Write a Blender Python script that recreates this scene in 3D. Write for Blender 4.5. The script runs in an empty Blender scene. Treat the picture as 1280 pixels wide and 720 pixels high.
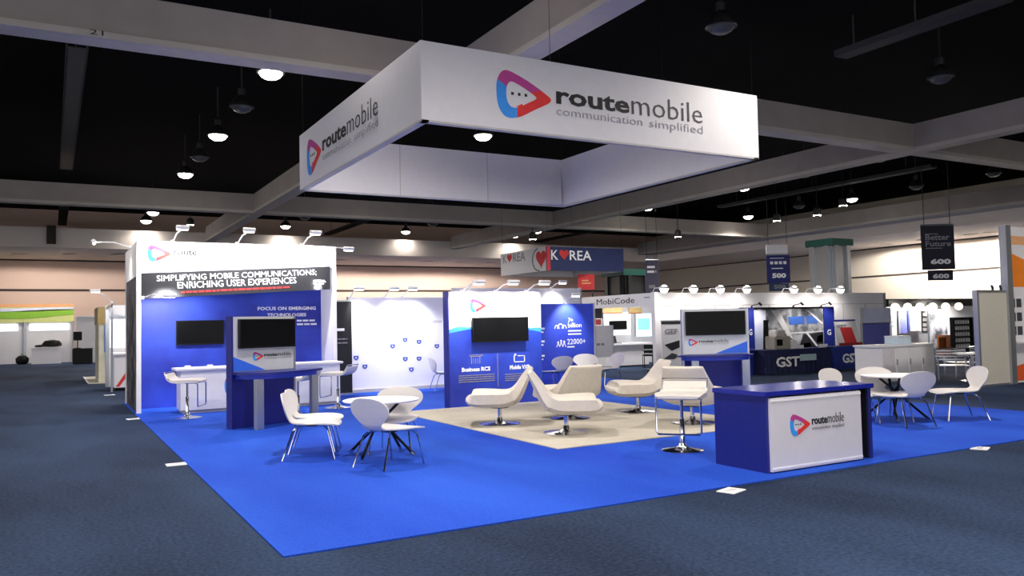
import bpy, bmesh, math, random
from mathutils import Vector, Matrix
random.seed(7)
R = math.radians
scene = bpy.context.scene
col = scene.collection
# ------------------------------------------------------------------ camera
EYE = 1.75
YAW, PITCH, ROLL, FPX = R(29.565), R(2.528), R(-1.206), 1016.1
_f = Vector((math.sin(YAW)*math.cos(PITCH), math.cos(YAW)*math.cos(PITCH), math.sin(PITCH)))
_r0 = Vector((math.cos(YAW), -math.sin(YAW), 0)); _u0 = _r0.cross(_f)
_r = math.cos(ROLL)*_r0 + math.sin(ROLL)*_u0
_u = -math.sin(ROLL)*_r0 + math.cos(ROLL)*_u0
CAMP = Vector((0, 0, EYE))
cam = bpy.data.cameras.new('camera'); camo = bpy.data.objects.new('camera', cam); col.objects.link(camo)
cam.sensor_width = 36; cam.lens = 36*FPX/1280; cam.clip_end = 400
m = Matrix((_r, _u, -_f)).transposed().to_4x4(); m.translation = CAMP
camo.matrix_world = m
scene.camera = camo
# ------------------------------------------------------------------ world, exposure
W = bpy.data.worlds.new('hall_ambient'); scene.world = W; W.use_nodes = True
bg = W.node_tree.nodes['Background']; bg.inputs[0].default_value = (1.0, .97, .95, 1); bg.inputs[1].default_value = 1.35
vs = scene.view_settings
vs.view_transform = 'Standard'; vs.look = 'None'; vs.exposure = 1.0; vs.gamma = 1; vs.use_curve_mapping = False
LAMP_W = 900      # hall high-bay
ARM_W = 38        # booth arm lamp

# survey helpers: a sight line of the photograph meets a known plane
def sight(x, y): return _r*((x-640)/FPX) + _u*((360-y)/FPX) + _f
def P(x, y, z=0):
    d = sight(x, y); return CAMP + d*((z-EYE)/d.z)
def PY(x, y, Y):
    d = sight(x, y); return CAMP + d*(Y/d.y)
def PX(x, y, X):
    d = sight(x, y); return CAMP + d*(X/d.x)
def PD(x, y, depth): return CAMP + sight(x, y)*depth

# ------------------------------------------------------------------ materials
def lin(c):
    if isinstance(c, str):
        c = [int(c[i:i+2], 16)/255 for i in (0, 2, 4)]
    return tuple(v/12.92 if v <= .04045 else ((v+.055)/1.055)**2.4 for v in c)
MATS = {}
def mat(name, c, rough=.5, metal=0, var=.06, scale=8, bump=0, emit=0, spec=.5, stretch=None, c2=None, lo=.3, hi=.7):
    if name in MATS: return MATS[name]
    m = bpy.data.materials.new(name); m.use_nodes = True; MATS[name] = m
    nt = m.node_tree; b = nt.nodes['Principled BSDF']
    c = lin(c); cc2 = lin(c2) if c2 else tuple(min(1, v*(1+var)) for v in c)
    cc1 = c if c2 else tuple(v*(1-var) for v in c)
    tc = nt.nodes.new('ShaderNodeTexCoord'); nz = nt.nodes.new('ShaderNodeTexNoise')
    nz.inputs['Scale'].default_value = scale; nz.inputs['Detail'].default_value = 4
    src = tc.outputs['Object']
    if stretch:
        mp = nt.nodes.new('ShaderNodeMapping'); mp.inputs['Scale'].default_value = stretch
        nt.links.new(src, mp.inputs[0]); src = mp.outputs[0]
    nt.links.new(src, nz.inputs['Vector'])
    rp = nt.nodes.new('ShaderNodeValToRGB')
    rp.color_ramp.elements[0].position = lo; rp.color_ramp.elements[1].position = hi
    rp.color_ramp.elements[0].color = (*cc1, 1); rp.color_ramp.elements[1].color = (*cc2, 1)
    nt.links.new(nz.outputs['Fac'], rp.inputs[0]); nt.links.new(rp.outputs[0], b.inputs['Base Color'])
    b.inputs['Roughness'].default_value = rough; b.inputs['Metallic'].default_value = metal
    b.inputs['Specular IOR Level'].default_value = spec
    if bump:
        bp = nt.nodes.new('ShaderNodeBump'); bp.inputs['Strength'].default_value = bump; bp.inputs['Distance'].default_value = .02
        nt.links.new(nz.outputs['Fac'], bp.inputs['Height']); nt.links.new(bp.outputs[0], b.inputs['Normal'])
    if emit:
        b.inputs['Emission Color'].default_value = (*c, 1); b.inputs['Emission Strength'].default_value = emit
    return m
def carpet_mat(name, c1, c2, fine, broad, wear, bumps):
    m = bpy.data.materials.new(name); m.use_nodes = True; MATS[name] = m
    nt = m.node_tree; b = nt.nodes['Principled BSDF']; N = nt.nodes.new; L = nt.links.new
    tc = N('ShaderNodeTexCoord')
    n1 = N('ShaderNodeTexNoise'); n1.inputs['Scale'].default_value = fine; n1.inputs['Detail'].default_value = 6; n1.inputs['Roughness'].default_value = .75
    n2 = N('ShaderNodeTexNoise'); n2.inputs['Scale'].default_value = broad; n2.inputs['Detail'].default_value = 3
    mp = N('ShaderNodeMapping'); mp.inputs['Scale'].default_value = wear; mp.inputs['Rotation'].default_value = (0, 0, .5)
    L(tc.outputs['Object'], n1.inputs['Vector']); L(tc.outputs['Object'], mp.inputs[0]); L(mp.outputs[0], n2.inputs['Vector'])
    mx = N('ShaderNodeMath'); mx.operation = 'MULTIPLY_ADD'; mx.inputs[1].default_value = .45
    L(n2.outputs['Fac'], mx.inputs[0]); 
    h = N('ShaderNodeMath'); h.operation = 'MULTIPLY'; h.inputs[1].default_value = .55; L(n1.outputs['Fac'], h.inputs[0]); L(h.outputs[0], mx.inputs[2])
    rp = N('ShaderNodeValToRGB'); rp.color_ramp.elements[0].position = .40; rp.color_ramp.elements[1].position = .60
    rp.color_ramp.elements[0].color = (*lin(c1), 1); rp.color_ramp.elements[1].color = (*lin(c2), 1)
    L(mx.outputs[0], rp.inputs[0]); L(rp.outputs[0], b.inputs['Base Color'])
    b.inputs['Roughness'].default_value = .95; b.inputs['Specular IOR Level'].default_value = .15
    bp = N('ShaderNodeBump'); bp.inputs['Strength'].default_value = bumps; bp.inputs['Distance'].default_value = .02
    L(n1.outputs['Fac'], bp.inputs['Height']); L(bp.outputs[0], b.inputs['Normal'])
    return m
M_floor = carpet_mat('hall_carpet', '121d33', '30415f', 26, .5, (1, .35, 1), .6)
M_blue = carpet_mat('blue_carpet', '1437a6', '2858c8', 60, .6, (1, .3, 1), .2)
M_rug = carpet_mat('beige_rug', 'a49e92', 'bfb9ad', 50, .7, (1, 1, 1), .2)
white = mat('white_laminate', 'e6e5ea', .45, var=.02)
white2 = mat('white_fabric_print', 'dbd9dc', .8, var=.02)
wall_w = mat('white_shell_panel', 'dcdbe0', .6, var=.03, scale=2)
cream = mat('cream_leather', 'd0c8bd', .5, var=.05, scale=14, bump=.05)
shell = mat('white_chair_shell', 'd0ccca', .4, var=.02)
chrome = mat('chrome', 'd8dadd', .12, 1, var=.03)
silver = mat('brushed_silver', 'b4b8be', .32, .85, var=.06, stretch=(1, 1, .1))
navy = mat('navy_laminate', '141c74', .38, var=.06)
navy2 = mat('deep_blue_panel', '181f7e', .42, var=.08)
bluep = mat('royal_blue_print', '1b2a9a', .55, c2='2f55d8', scale=.8, lo=.35, hi=.75)
bluec = mat('blue_gradient_print', '2434b0', .55, c2='3a57dd', scale=.5, lo=.35, hi=.7)
black = mat('black_plastic', '0c0c0e', .45, var=.1, spec=.25)
screen = mat('dark_screen', '0b0b0d', .3, var=.15, scale=2, spec=.12)
dark = mat('charcoal_print', '1e1f25', .55, var=.1)
blk_metal = mat('black_metal', '16171b', .3, .6)
concrete = mat('painted_beam', '9d9692', .85, var=.06, scale=1.5)
flange = mat('beam_flange', 'b6b0aa', .7, var=.05, scale=2)
ceil_m = mat('black_ceiling', '050506', .95, var=.2, scale=.6, spec=.1)
tan = mat('tan_wall', 'cdb3a6', .9, var=.04, scale=.4)
tan2 = mat('taupe_wall', 'cfc6b8', .9, var=.04, scale=.4)
soffit_m = mat('pale_soffit', 'e0d6cf', .9, var=.04, scale=.4)
joint = mat('dark_joint', '3a322f', .9)
magenta = mat('logo_magenta', 'b5388c', .6); lblue = mat('logo_blue', '2f8fe8', .6); lred = mat('logo_red', 'dd2a2a', .6)
ink = mat('black_ink', '17161a', .7); gink = mat('grey_ink', '8b8a92', .7); wink = mat('white_ink', 'f4f5fa', .6)
fink = mat('faint_ink', 'c9c9d4', .7); red = mat('red_print', 'cf3436', .6); swoosh = mat('bright_blue_print', '2a63dd', .5)
sky_b = mat('light_blue_print', '3f9af0', .6); iconb = mat('icon_blue', '4a5cae', .6)
glow = mat('lamp_glow', 'fff6e8', .5, emit=14); glow2 = mat('lit_panel', 'ffffff', .5, emit=1.1)
gold = mat('gold_header', 'b09a6a', .6); wood = mat('brown_wood', '8a4a1c', .5, var=.2, scale=5, stretch=(1, 1, .2))
orange = mat('orange_print', 'e8811c', .6); green = mat('green_print', '86b83a', .6); lime = mat('lime_print', 'cfd489', .6)
peach = mat('peach_print', 'e2a877', .6); grey = mat('grey_panel', 'b9b6b4', .6, var=.03); dgrey = mat('dark_grey', '3c3f46', .5)
bulb_off = mat('unlit_lens', '4c4e50', .3); lampm = mat('lamp_housing', '303134', .45, .5)
sil_w = mat('silver_face', 'c6c9d0', .4, .25, var=.03); korea_b = mat('korea_navy', '1c2b5c', .6); purple = mat('violet_print', '5c62b4', .6)
teal = mat('teal_paint', '1f5a50', .6); mural = mat('misty_mural', '2a2c34', .7, c2='9a9ba6', scale=1.6, lo=.42, hi=.6)
sidepic = mat('night_city_print', '17171c', .6, c2='6f6a78', scale=3, lo=.45, hi=.75)
bluehaze = mat('pale_blue_print', 'b6bfe6', .6, c2='e8eaf6', scale=.7)
glass = mat('frosted_acrylic', 'cfe4f4', .15, var=.02)

# ------------------------------------------------------------------ mesh builder
def wm(o):
    m = Matrix.Identity(4)
    while o is not None:
        m = (Matrix.Translation(o.location) @ o.rotation_euler.to_matrix().to_4x4() @ Matrix.Diagonal((*o.scale, 1))) @ m
        o = o.parent
    return m
class MB:
    def __init__(s): s.v = []; s.f = []; s.mi = []; s.mats = []; s.cur = 0
    def use(s, m):
        if m not in s.mats: s.mats.append(m)
        s.cur = s.mats.index(m); return s
    def face(s, idx): s.f.append(idx); s.mi.append(s.cur)
    def raw(s, vs, fs):
        n = len(s.v); s.v += [Vector(v) for v in vs]
        for f in fs: s.face([i+n for i in f])
        return s
    def box(s, x0, x1, y0, y1, z0, z1, bev=0):
        if bev:
            bm = bmesh.new(); bmesh.ops.create_cube(bm, size=1)
            for v in bm.verts: v.co = Vector(((x0+x1)/2+v.co.x*(x1-x0), (y0+y1)/2+v.co.y*(y1-y0), (z0+z1)/2+v.co.z*(z1-z0)))
            bmesh.ops.bevel(bm, geom=bm.edges[:], offset=bev, segments=2, affect='EDGES')
            s.bm(bm); return s
        return s.raw([(x, y, z) for x in (x0, x1) for y in (y0, y1) for z in (z0, z1)],
                     [(0, 1, 3, 2), (4, 6, 7, 5), (0, 4, 5, 1), (2, 3, 7, 6), (0, 2, 6, 4), (1, 5, 7, 3)])
    def bm(s, bm):
        bm.verts.index_update(); s.raw([v.co.copy() for v in bm.verts], [[v.index for v in f.verts] for f in bm.faces]); bm.free()
    def prism(s, M, pts, t0, t1):
        "polygon in the frame M (x, y), extruded from t0 to t1 along its normal"
        n = len(pts)
        return s.raw([M @ Vector((x, y, t)) for t in (t0, t1) for x, y in pts],
                     [list(range(n))[::-1], list(range(n, 2*n))] + [(i, (i+1) % n, n+(i+1) % n, n+i) for i in range(n)])
    def tube(s, pts, r, n=8, r2=None):
        pts = [Vector(p) for p in pts]; k = len(pts); base = len(s.v)
        ref = Vector((0, 0, 1))
        for i, p in enumerate(pts):
            t = (pts[min(i+1, k-1)]-pts[max(i-1, 0)]).normalized()
            a = t.cross(ref if abs(t.dot(ref)) < .95 else Vector((1, 0, 0))).normalized(); b = t.cross(a)
            rr = r if r2 is None else r+(r2-r)*i/(k-1)
            for j in range(n):
                q = 2*math.pi*j/n; s.v.append(p+a*(rr*math.cos(q))+b*(rr*math.sin(q)))
        for i in range(k-1):
            for j in range(n):
                s.face([base+i*n+j, base+i*n+(j+1) % n, base+(i+1)*n+(j+1) % n, base+(i+1)*n+j])
        s.face([base+j for j in range(n)][::-1]); s.face([base+(k-1)*n+j for j in range(n)])
        return s
    def lathe(s, prof, c=(0, 0, 0), n=24, sx=1, sy=1):
        base = len(s.v); c = Vector(c); k = len(prof)
        for r, z in prof:
            for j in range(n):
                q = 2*math.pi*j/n; s.v.append(c+Vector((r*sx*math.cos(q), r*sy*math.sin(q), z)))
        for i in range(k-1):
            for j in range(n):
                s.face([base+i*n+j, base+i*n+(j+1) % n, base+(i+1)*n+(j+1) % n, base+(i+1)*n+j])
        s.face([base+j for j in range(n)][::-1]); s.face([base+(k-1)*n+j for j in range(n)])
        return s
    def build(s, name, material, parent=None, local=False, smooth=False):
        me = bpy.data.meshes.new(name); o = bpy.data.objects.new(name, me); col.objects.link(o)
        vs = s.v
        if parent is not None:
            o.parent = parent
            if not local:
                inv = wm(parent).inverted(); vs = [inv @ v for v in vs]
        me.from_pydata([tuple(v) for v in vs], [], s.f)
        for m in (s.mats or [material]): me.materials.append(m)
        if s.mats: me.polygons.foreach_set('material_index', s.mi)
        me.validate(); me.update()
        bm = bmesh.new(); bm.from_mesh(me); bmesh.ops.recalc_face_normals(bm, faces=bm.faces[:]); bm.to_mesh(me); bm.free()
        if smooth:
            me.polygons.foreach_set('use_smooth', [True]*len(me.polygons))
            try: me.set_sharp_from_angle(angle=R(40))
            except Exception: pass
        return o
def tag(o, label=None, cat=None, group=None, kind=None):
    if label: o['label'] = label
    if cat: o['category'] = cat
    if group: o['group'] = group
    if kind: o['kind'] = kind
    return o
def thing(name, label, cat, loc=(0, 0, 0), rz=0, group=None):
    o = bpy.data.objects.new(name, None); col.objects.link(o); o.empty_display_size = .1
    o.location = loc; o.rotation_euler = (0, 0, rz)
    return tag(o, label, cat, group)
def copy_tree(o, parent=None):
    c = o.copy(); col.objects.link(c); c.parent = parent
    for ch in list(o.children): copy_tree(ch, c)
    return c
def frame(o, ux=(1, 0, 0), uy=(0, 0, 1)):
    ux = Vector(ux).normalized(); uy = Vector(uy).normalized(); n = ux.cross(uy)
    M = Matrix((ux, uy, n)).transposed().to_4x4(); M.translation = Vector(o); return M
XA = (1, 0, 0); XB = (0, -1, 0)          # writing direction on faces that look towards -Y / towards -X
def part_box(name, m, parent, x0, x1, y0, y1, z0, z1, bev=0, local=False):
    return MB().box(x0, x1, y0, y1, z0, z1, bev).build(name, m, parent, local)
def text(body, M, w, h, m, parent, name='lettering', bold=0, local=False, spacing=1, shear=0):
    cu = bpy.data.curves.new('t', 'FONT'); cu.body = body; cu.size = 1; cu.offset = bold; cu.resolution_u = 2; cu.space_character = spacing
    cu.shear = shear; cu.extrude = .01
    to = bpy.data.objects.new('t', cu); col.objects.link(to)
    dg = bpy.context.evaluated_depsgraph_get(); me = bpy.data.meshes.new_from_object(to.evaluated_get(dg))
    bpy.data.objects.remove(to); bpy.data.curves.remove(cu)
    xs = [v.co.x for v in me.vertices]; ys = [v.co.y for v in me.vertices]
    x0, x1, y0, y1 = min(xs), max(xs), min(ys), max(ys)
    if h is None: h = w*(y1-y0)/(x1-x0)
    inv = Matrix.Identity(4) if local else wm(parent).inverted()
    for v in me.vertices:
        v.co = inv @ (M @ Vector(((v.co.x-x0)/(x1-x0)*w, (v.co.y-y0)/(y1-y0)*h, .005 if v.co.z > 0 else .001)))
    me.name = name; me.materials.clear(); me.materials.append(m)
    o = bpy.data.objects.new(name, me); col.objects.link(o); o.parent = parent
    return o
def bars(M, rects, m, parent, name='small_print', local=False):
    b = MB()
    for x0, x1, y0, y1 in rects: b.prism(M, [(x0, y0), (x1, y0), (x1, y1), (x0, y1)], .001, .005)
    return b.build(name, m, parent, local)
def lines_of_print(M, x0, x1, ys, h, m, parent, seed=1, name='small_print', local=False, word=(.06, .16)):
    rnd = random.Random(seed); rects = []
    for y in ys:
        x = x0
        while x < x1-.03:
            w = min(rnd.uniform(*word), x1-x); rects.append((x, x+w, y, y+h)); x += w+h*.6
    return bars(M, rects, m, parent, name, local)
OUT = [(0.02, .5), (0.045, .8), (0.17, .985), (0.42, .91), (0.74, .72), (0.965, .55), (1.0, .48), (0.94, .40), (0.7, .24), (0.42, .05), (0.19, .02), (0.06, .2)]
def crv(t):
    n = len(OUT); i = int(math.floor(t)) % n; u = t-math.floor(t)
    p = [OUT[(i+k-1) % n] for k in range(4)]
    return tuple(.5*(2*p[1][a]+(p[2][a]-p[0][a])*u+(2*p[0][a]-5*p[1][a]+4*p[2][a]-p[3][a])*u*u+(3*p[1][a]-p[0][a]-3*p[2][a]+p[3][a])*u**3) for a in (0, 1))
def logo_mark(M, w, h, parent, local=False, ring=.55, name='emblem'):
    b = MB()
    for m, t0, t1 in ((magenta, .9, 4.3), (lred, 4.3, 9.2), (lblue, 9.2, 12.9)):
        b.use(m); k = 14; vs = []
        for z in (.001, .005):
            for i in range(k+1):
                x, y = crv(t0+(t1-t0)*i/k); xi, yi = .40+(x-.40)*ring, .5+(y-.5)*ring
                vs += [M @ Vector((x*w, y*h, z)), M @ Vector((xi*w, yi*h, z))]
        o = 2*(k+1); fs = []
        for i in range(k):
            fs.append((o+2*i, o+2*i+1, o+2*i+3, o+2*i+2)); fs.append((2*i, 2*i+2, 2*i+3, 2*i+1))
            fs.append((2*i, o+2*i, o+2*i+2, 2*i+2)); fs.append((2*i+1, 2*i+3, o+2*i+3, o+2*i+1))
        b.raw(vs, fs)
    b.use(ink)
    for k in range(3):
        x = (.3+.12*k)*w; y = .52*h; d = .022*w; b.prism(M, [(x-d, y-d), (x+d, y-d), (x+d, y+d), (x-d, y+d)], .001, .006)
    b.use(lred).prism(M, [(.36*w, .26*h), (.47*w, .33*h), (.5*w, .24*h)], .001, .006)
    return b.build(name, None, parent, local)
def logo(M, w, h, parent, local=False, tagline=True, inkm=None, lightm=None):
    "emblem + wordmark in a box w by h whose lower left corner is the origin of M"
    inkm = inkm or ink; lightm = lightm or mat('thin_ink', '3a393f', .7)
    mw = h*1.33
    logo_mark(M, mw, h, parent, local)
    x0 = mw*1.1; W_ = w-x0
    T = lambda x, y: M @ Matrix.Translation((x, y, 0))
    text('route', T(x0, h*.43), W_*.475, h*.34, inkm, parent, 'wordmark', .028, local)
    text('mobile', T(x0+W_*.49, h*.43), W_*.51, h*.46, lightm, parent, 'wordmark', -.008, local)
    if tagline:
        text('communication', T(x0, h*.195), W_*.56, h*.165, gink, parent, 'tagline', -.012, local)
        text('simplified', T(x0+W_*.61, h*.13), W_*.39, h*.245, gink, parent, 'tagline', -.012, local)

def interp(st, n):
    k = len(st); out = []
    for j in range(n):
        t = j/(n-1)*(k-1); i = min(int(t), k-2); u = t-i
        p = [st[max(0, min(k-1, i+d))] for d in (-1, 0, 1, 2)]
        out.append(tuple(.5*(2*p[1][a]+(p[2][a]-p[0][a])*u+(2*p[0][a]-5*p[1][a]+4*p[2][a]-p[3][a])*u*u+(3*p[1][a]-p[0][a]-3*p[2][a]+p[3][a])*u**3) for a in range(len(st[0]))))
    return out
# ------------------------------------------------------------------ setting
b = MB().box(-60, 90, -40, 90, -.1, 0); tag(b.build('floor', M_floor), 'dark blue-grey speckled hall carpet', kind='structure')
tag(MB().box(-60, 90, -40, 90, 9.6, 9.8).build('ceiling', ceil_m), 'black open ceiling of the exhibition hall', kind='structure')
BW = 59.0; RW = 49.0
wb = tag(MB().box(-60, 90, BW, BW+.3, 0, 9.6).build('wall_back', tan), 'tan back wall of the hall', kind='structure')
MB().box(-60, RW, BW-.04, BW, 4.42, 4.56).build('joint_strip', joint, wb)
MB().box(-60, RW, BW-.04, BW, 6.33, 6.41).build('joint_strip', joint, wb)
wr = tag(MB().box(RW, RW+.3, -40, BW, 0, 9.6).build('wall_right', tan2), 'pale beige right wall of the hall', kind='structure')
MB().box(RW-.04, RW, -40, BW, 4.44, 4.54).build('joint_strip', joint, wr)
MB().box(RW-.04, RW, -40, BW, 6.33, 6.4).build('joint_strip', joint, wr)
s1 = tag(MB().box(-60, RW, 50.5, BW, 6.42, 7.5).build('trim_1', soffit_m), 'pale dropped soffit along the back wall', kind='structure')
s2 = tag(MB().box(41.6, RW, -40, 50.5, 6.42, 7.5).build('trim_2', soffit_m), 'pale dropped soffit along the right wall', kind='structure')
def spot(name, loc, aim, power, size, blend, parent, radius=.12, colr=(1, .95, .88)):
    l = bpy.data.lights.new(name, 'SPOT'); l.energy = power; l.spot_size = size; l.spot_blend = blend; l.shadow_soft_size = radius; l.color = colr
    o = bpy.data.objects.new(name, l); col.objects.link(o)
    d = (Vector(aim)-Vector(loc)); q = d.to_track_quat('-Z', 'Y')
    inv = wm(parent).inverted(); M = inv @ (Matrix.Translation(loc) @ q.to_matrix().to_4x4())
    o.parent = parent; o.location = M.translation; o.rotation_euler = M.to_euler()
    return o
# downlights let into the soffits
def downlight(x, y, i, lab, power):
    t = thing('downlight', lab, 'downlight', (x, y, 6.42), 0, 'downlights in the pale soffit')
    MB().lathe([(.30, -.03), (.30, -.001), (.38, -.001), (.38, -.03)], n=16).build('trim_ring', soffit_m, t, True)
    MB().lathe([(.29, -.025), (.29, -.002)], n=16).build('lens', mat('downlight_glow', 'fff2e0', .5, emit=3), t, True)
    spot('downlight_beam', (x, y, 6.38), (x, y, 0), power, R(174), .15, t, .15, (1, .92, .84))
ordn = ('first', 'second', 'third', 'fourth', 'fifth', 'sixth', 'seventh', 'eighth', 'ninth')
for i, px in enumerate((24, 87, 147, 425, 470, 535, 575, 613)):
    q = P(px, 317 if px < 200 else 324 + (px-400)*.02, 6.42); downlight(q.x, q.y, i, 'round downlight above the tan back wall, '+ordn[i]+' from the left', 430 if px < 200 else 850)
for i, (px, py) in enumerate(((1079, 303), (1109, 297), (1128, 294), (1166, 290), (1204, 288), (1247, 277))):
    q = P(px, py, 6.42); downlight(min(max(q.x, 46.8), 47.8), q.y, i, 'round downlight in the soffit over the right wall, '+ordn[i]+' from the left', 750)
# beams: bottom at 7 m
def beam(n, x0, x1, y0, y1, lab, axis):
    o = tag(MB().box(x0, x1, y0, y1, 7.0, 7.85).build('trim_%d' % n, concrete), lab, kind='structure')
    e = .05
    if axis == 'A': MB().box(x0, x1, y0-e, y1+e, 6.98, 7.1).build('flange', flange, o)
    else: MB().box(x0-e, x1+e, y0, y1, 6.97, 7.09).build('flange', flange, o)
    return o
a1 = beam(3, -60, RW, 15.98, 16.42, 'grey painted ceiling beam crossing above the hanging sign', 'A')
beam(4, -60, 41.6, 37.42, 37.86, 'grey ceiling beam crossing behind the hanging sign', 'A')
beam(5, 7.92, 8.36, -40, 50.5, 'grey ceiling beam running back over the lit tower wall', 'B')
beam(6, 23.9, 24.34, -40, 50.5, 'grey ceiling beam running back to the right of the hanging sign', 'B')
beam(7, 40.1, 41.6, -40, 50.5, 'wide grey ceiling beam beside the right soffit', 'B')
beam(8, -60, RW, -5.6, -5.16, 'grey ceiling beam above the viewer', 'A')
q = PY(112, 45, 15.9); text('21', frame((q.x, 15.925, 7.02), XA), .22, .09, ink, a1, 'number')
# ceiling rails
for i, (xa, ya, xb, yb) in enumerate(((93, 60, 85, 212), (1048, 72, 1262, 0), (409, 294, 463, 275), (669, 303, 744, 290), (78, 282, 80, 258), (900, 260, 1167, 210))):
    A_, B_ = P(xa, ya, 8.6), P(xb, yb, 8.6); X = (A_.x+B_.x)/2; y0, y1 = sorted((A_.y, B_.y))
    t = thing('ceiling_rail', ['grey cable tray hanging from the black ceiling above the left aisle', 'long grey cable tray in the black ceiling at top right',
        'short cable tray in the ceiling right of the lit tower', 'cable tray in the ceiling above the white and navy hanging sign', 'far cable tray above the tan wall at left', 'cable tray in the ceiling below the right beam crossing'][i], 'cable tray', (X, (y0+y1)/2, 8.6))
    l = (y1-y0)/2; railm = mat('rail_grey', '353538', .6)
    MB().box(-.22, .22, -l, l, 0, .03).build('tray_floor', railm, t, True)
    for sx in (-1, 1): MB().box(sx*.22-.02, sx*.22+.02, -l, l, 0, .16).build('side_rail', railm, t, True)
    for k in (-.8, 0, .8): MB().box(-.015, .015, k*l-.015, k*l+.015, .03, 1.0).build('hanger_rod', railm, t, True)
# columns
def column(name, lab, x, y, w, top, mm):
    t = thing(name, lab, 'column', (x, y, 0)); t['kind'] = 'structure'
    MB().box(-w/2, w/2, -w/2, w/2, 0, top, .08).build('shaft', mm, t, True)
    for k in (-1, 1):
        MB().box(k*w*.3-.12, k*w*.3+.12, -w/2-.08, -w/2+.02, 0, top).build('cladding_rib', mm, t, True)
        MB().box(-w/2-.08, -w/2+.02, k*w*.3-.12, k*w*.3+.12, 0, top).build('cladding_rib', mm, t, True)
    MB().box(-w/2-.08, w/2+.08, -w/2-.08, w/2+.08, top, top+.35).build('capital', teal, t, True)
q = PD(1040, 400, 42); column('column', 'silver clad column with a green top behind the long white wall', q.x, q.y, 1.5, 5.4, silver)
q = PD(785, 400, 46); column('column', 'dark column with a green top behind the navy hanging sign', q.x, q.y, 1.9, 4.3, mat('dark_cladding', '2b2c2e', .5))

# ------------------------------------------------------------------ hall lamps
def lamp(x, y, lit, lab, seen=True):
    t = thing('high_bay_lamp', lab, 'ceiling lamp', (x, y, 8.0), 0, 'lit high bay lamps' if lit else 'unlit high bay lamps')
    MB().lathe([(.30, 0), (.34, .0), (.33, .06), (.24, .2), (.14, .3), (.08, .34)], n=20).build('reflector', lampm, t, True, True)
    MB().lathe([(.03, -.15), (.14, -.135), (.23, -.085), (.285, .0), (.285, .01)], n=20).build('lens', glow if lit else bulb_off, t, True, True)
    MB().lathe([(.11, .34), (.11, .52), (.06, .56)], n=12).build('ballast', lampm, t, True, True)
    MB().box(-.02, .02, -.02, .02, .5, 1.6).build('stem', lampm, t, True)
    if lit: spot('lamp_light', (x, y, 7.82), (x, y, 0), LAMP_W if y < 48 else 130, R(150), .6, t, .28, (1, .93, .85))
row = {4.65: 'over the left aisle side', 12.45: 'seen through the hanging sign', 20.45: 'behind the hanging sign', 28.7: 'right of the hanging sign', 37.1: 'over the long white wall'}
LIT = [(4.65, 19.94, 'nearest lit lamp below the numbered beam at left'), (4.65, 27.2, 'second lit lamp from the numbered beam at left'), (4.65, 34.5, 'third lit lamp from the numbered beam at left'),
       (4.65, 46.4, 'lit lamp just beyond the left cross beam'), (4.65, 53.5-3.5, 'farthest lit lamp above the lit tower wall'), (12.45, 49.86, 'lit lamp above the right half of the tower header'), (12.45, 23.67, 'bright lamp seen through the opening of the hanging sign'),
       (20.46, 50.2, 'lit lamp between tower and center wall'), (28.6, 49.9, 'far lit lamp left of the white and navy sign'), (28.7, 46.9, 'lit lamp above the white and navy sign'), (28.7, 35.2, 'lit lamp below the right end of the hanging sign'),
       (28.7, 28.0, 'lit lamp under the beam right of the hanging sign'), (37.1, 35.9, 'lit lamp above the long white wall'), (37.1, 28.5, 'rightmost lit lamp above the 500 banner')]
for x, y, lab in LIT: lamp(x, y, True, 'white high bay lamp, '+lab)
OFF = [(4.65, 23.4, 'between the two nearest lit lamps at left'), (4.65, 30.9, 'between the second and third lit lamps at left'), (12.45, 12.64, 'above the lettering of the hanging sign'), (20.4, 12.8, 'in the black ceiling at upper right'),
       (36.6, 24.45, 'above the 600 banner'), (36.5, 31.5, 'among the lit lamps over the long white wall'), (36.6, 20.7, 'at the right edge under the beam'), (28.6, 20.6, 'just below the right beam crossing'), (28.6, 24.3, 'under the beam left of the crossing'), (12.45, 45.5, 'right of the tower top'), (20.46, 45.8, 'left of the lit lamp behind the hanging sign')]
for x, y, lab in OFF: lamp(x, y, False, 'unlit grey high bay lamp '+lab)
for x, y, lab in ((4.65, 5.3, 'in front of the viewer above the carpet corner'), (-3.4, 8.98, 'left of the frame beside the viewer'), (-3.4, 16.3, 'left of the frame opposite the hanging sign'), (4.65, 1.6, 'above the viewer'), (4.65, 12.64, 'above the left corner of the hanging sign'), (12.45, 8.98, 'above the right corner of the hanging sign'), (4.65, -2, 'behind the viewer'), (-3.4, 12.6, 'left of the frame over the aisle'), (-3.4, 23.4, 'left of the frame farther down the aisle'), (20.4, 5.3, 'right of the frame over the carpet end'), (20.45, 23.6, 'hidden behind the right half of the hanging sign'), (12.45, 34.5, 'hidden behind the back panel of the hanging sign')):
    lamp(x, y, True, 'added unseen high bay lamp '+lab)  # unseen lamps, added to brighten the booth, sign and mid hall
for i, (px, py) in enumerate(((971, 276), (1021.5, 269), (1054, 257), (847.5, 296), (238, 281), (666, 299))):
    q = PD(px, py, (44, 41, 40, 47, 48, 46)[i])
    t = thing('spot_lamp', 'small bright spot lamp '+['left of the pair over the long white wall', 'right of the pair over the long white wall', 'beside the rightmost lit high bay lamp', 'over the navy hanging sign end', 'above the tower header arm lamps', 'beside the lamp above the white and navy sign'][i], 'spot lamp', q)
    MB().lathe([(.12, -.05), (.2, 0), (.2, .3), (.1, .4)], n=12).build('housing', lampm, t, True, True)
    MB().lathe([(.19, -.03), (.19, .01)], n=12).build('lens', glow, t, True)
    MB().box(-.015, .015, -.015, .015, .4, 9.6-q.z).build('stem', lampm, t, True)

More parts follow.
